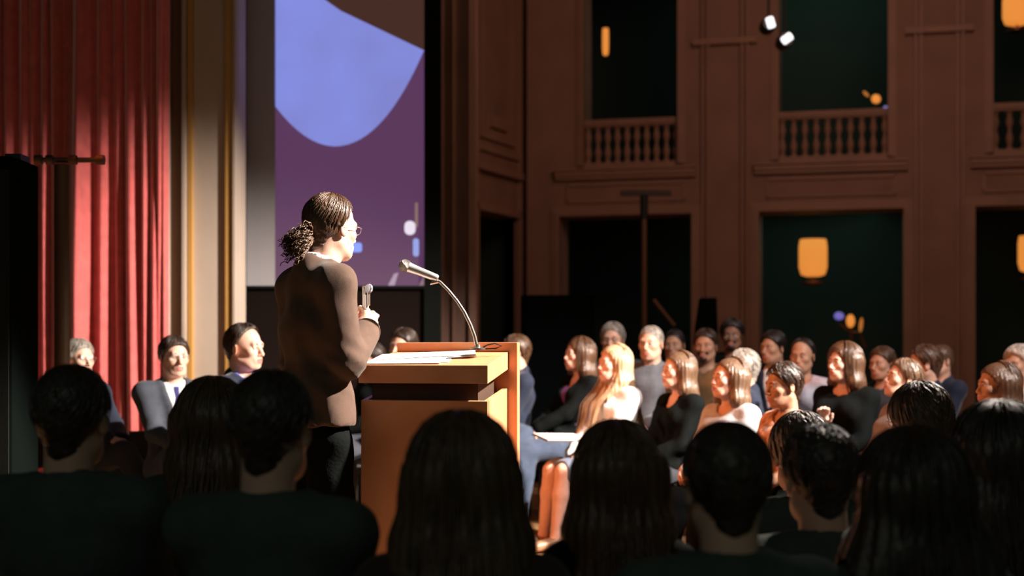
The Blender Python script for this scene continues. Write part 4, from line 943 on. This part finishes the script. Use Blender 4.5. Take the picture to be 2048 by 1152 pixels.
A_('man with shaded face right of the raised hand', (1764,692), 10.2, yaw=130, skin='tan', hair=('short','brown'), top=('sweater','charcoal'), s=.98)
A_('brown-haired man in dark suit and white collar facing left', (1848,688), 9.2, yaw=84, skin='light', hair=('short','brown'), top=('suit','navy'), hyaw=0, s=1.0)
A_('man with cropped fair hair and navy suit, second pier', (1880,690), 10.8, yaw=112, skin='light', hair=('crop','light'), top=('suit','navy'), hyaw=4, s=.98)
A_('dark-haired man seen over the lectern top', (806,655), 9.6, yaw=150, skin='light', hair=('short','dark'), top=('suit','black'), s=1.02, group='listeners behind the lectern')
A_('person half hidden between jacket elbow and lectern', (742,684), 10.9, yaw=120, fem=True, skin='tan', hair=('short','dark'), top=('sweater','black'), s=.98, group='listeners behind the lectern')
# clipboard of the blonde woman
Rr = a1.matrix_basis; cb_ = empty('clipboard', pt(1122,880,8.75), math.radians(25), 'pale notebook lying open on the blonde woman\'s lap', 'notebook')
MB().hexa([(-.15,-.11,0),(.15,-.11,-.01),(.15,.11,.02),(-.15,.11,.03)], [(-.15,-.11,.008),(.15,-.11,-.002),(.15,.11,.028),(-.15,.11,.038)]).build('cover', mat('notebook_cover', (.08,.05,.04), .6), cb_)
MB().hexa([(-.14,-.10,.009),(.14,-.10,-.001),(.14,.10,.028),(-.14,.10,.037)], [(-.14,-.10,.013),(.14,-.10,.003),(.14,.10,.032),(-.14,.10,.041)]).build('pages', PAP, cb_)
# left men
k = dict(group=GL)
person('grey-haired man in glasses and dark suit behind the pole', (158,676), 8.9, yaw=-128, skin='fair', hair=('short','grey'), top=('suit','navy'), bottom='charcoal', eyeglass='metal', legs='crossed', hyaw=0, s=1.0, tie='tie', wr=(.05,.38,.27), wl=(-.04,.40,.24), hres=.0042, **k)
person('man in grey suit, glasses, blue tie and lapel pin', (348,670), 8.5, yaw=-150, skin='fair', hair=('short','dark'), top=('suit','greysuit'), bottom='greysuit', eyeglass='metal', legs='crossed', hyaw=4, s=1.0, tie='tie', hres=.0042, res=.012, wr=(.05,.33,.24), wl=(-.02,.35,.24), **k)
person('balding man in dark suit and bright blue shirt', (490,647), 7.9, yaw=-112, skin='fair', hair=('recede','dark'), top=('suit','navy'), shirt='blueshirt', hyaw=-2, s=1.06, hres=.0042, **k)
# foreground silhouettes
def Fg(label, head, d, **k): k.setdefault('res', .012); k.setdefault('hair', ('short','dark')); k.setdefault('top', ('sweater','dusk')); return person(label, head, d, group=GF, bottom='black', **k)
Fg('dark round-headed listener at the lower left', (146,729), 3.25, yaw=-6, s=.94, fat=1.1, lean=12)
Fg('long-haired dark woman at lower left before the seated men', (428,752), 3.75, yaw=-4, fem=True, s=.95, hair=('long','brown'), hl=.30, lean=12)
Fg('short-haired man in black seen from behind before the speaker', (546,739), 2.92, yaw=-14, s=.94, top=('jacket','dusk'), shirt='dusk', lean=12, skin='light')
Fg('long-haired silhouette of a woman against the lectern front', (925,821), 2.62, yaw=-2, fem=True, s=.92, hair=('thick','brown'), hl=.36, lean=14, top=('sweater','darkbrown'))
Fg('long-haired woman just right of the lectern, from behind', (1236,838), 3.05, sww=.12, fat=.85, yaw=4, fem=True, s=.92, hair=('long','brown'), hl=.22, lean=14, top=('sweater','black'))
Fg('short-haired dark man in the centre-right foreground', (1452,842), 2.66, yaw=6, s=.92, lean=14, top=('jacket','dusk'), shirt='dusk')
Fg('wavy-haired listener with lit crown behind two dark heads', (1600,822), 4.25, yaw=8, fem=True, s=.95, hair=('wavy','light'), lean=14)
Fg('listener with dark rounded head before the lit wavy crown', (1638,846), 3.2, yaw=8, s=.92, lean=14, skin='light')
Fg('listener with glasses and brown hair lit on top', (1838,762), 4.3, yaw=14, s=.95, hair=('wavy','brown'), eyeglass='metal', lean=10)
Fg('woman with bushy dark hair low in the right foreground', (1822,852), 2.75, yaw=8, fem=True, s=.92, hair=('thick','dark'), hl=.14, lean=14)
Fg('dark-haired woman in brown at the lower right corner', (1994,800), 3.3, yaw=10, fem=True, s=.93, hair=('thick','dark'), hl=.20, lean=12, top=('sweater','darkbrown'))
bpy.context.view_layer.update()
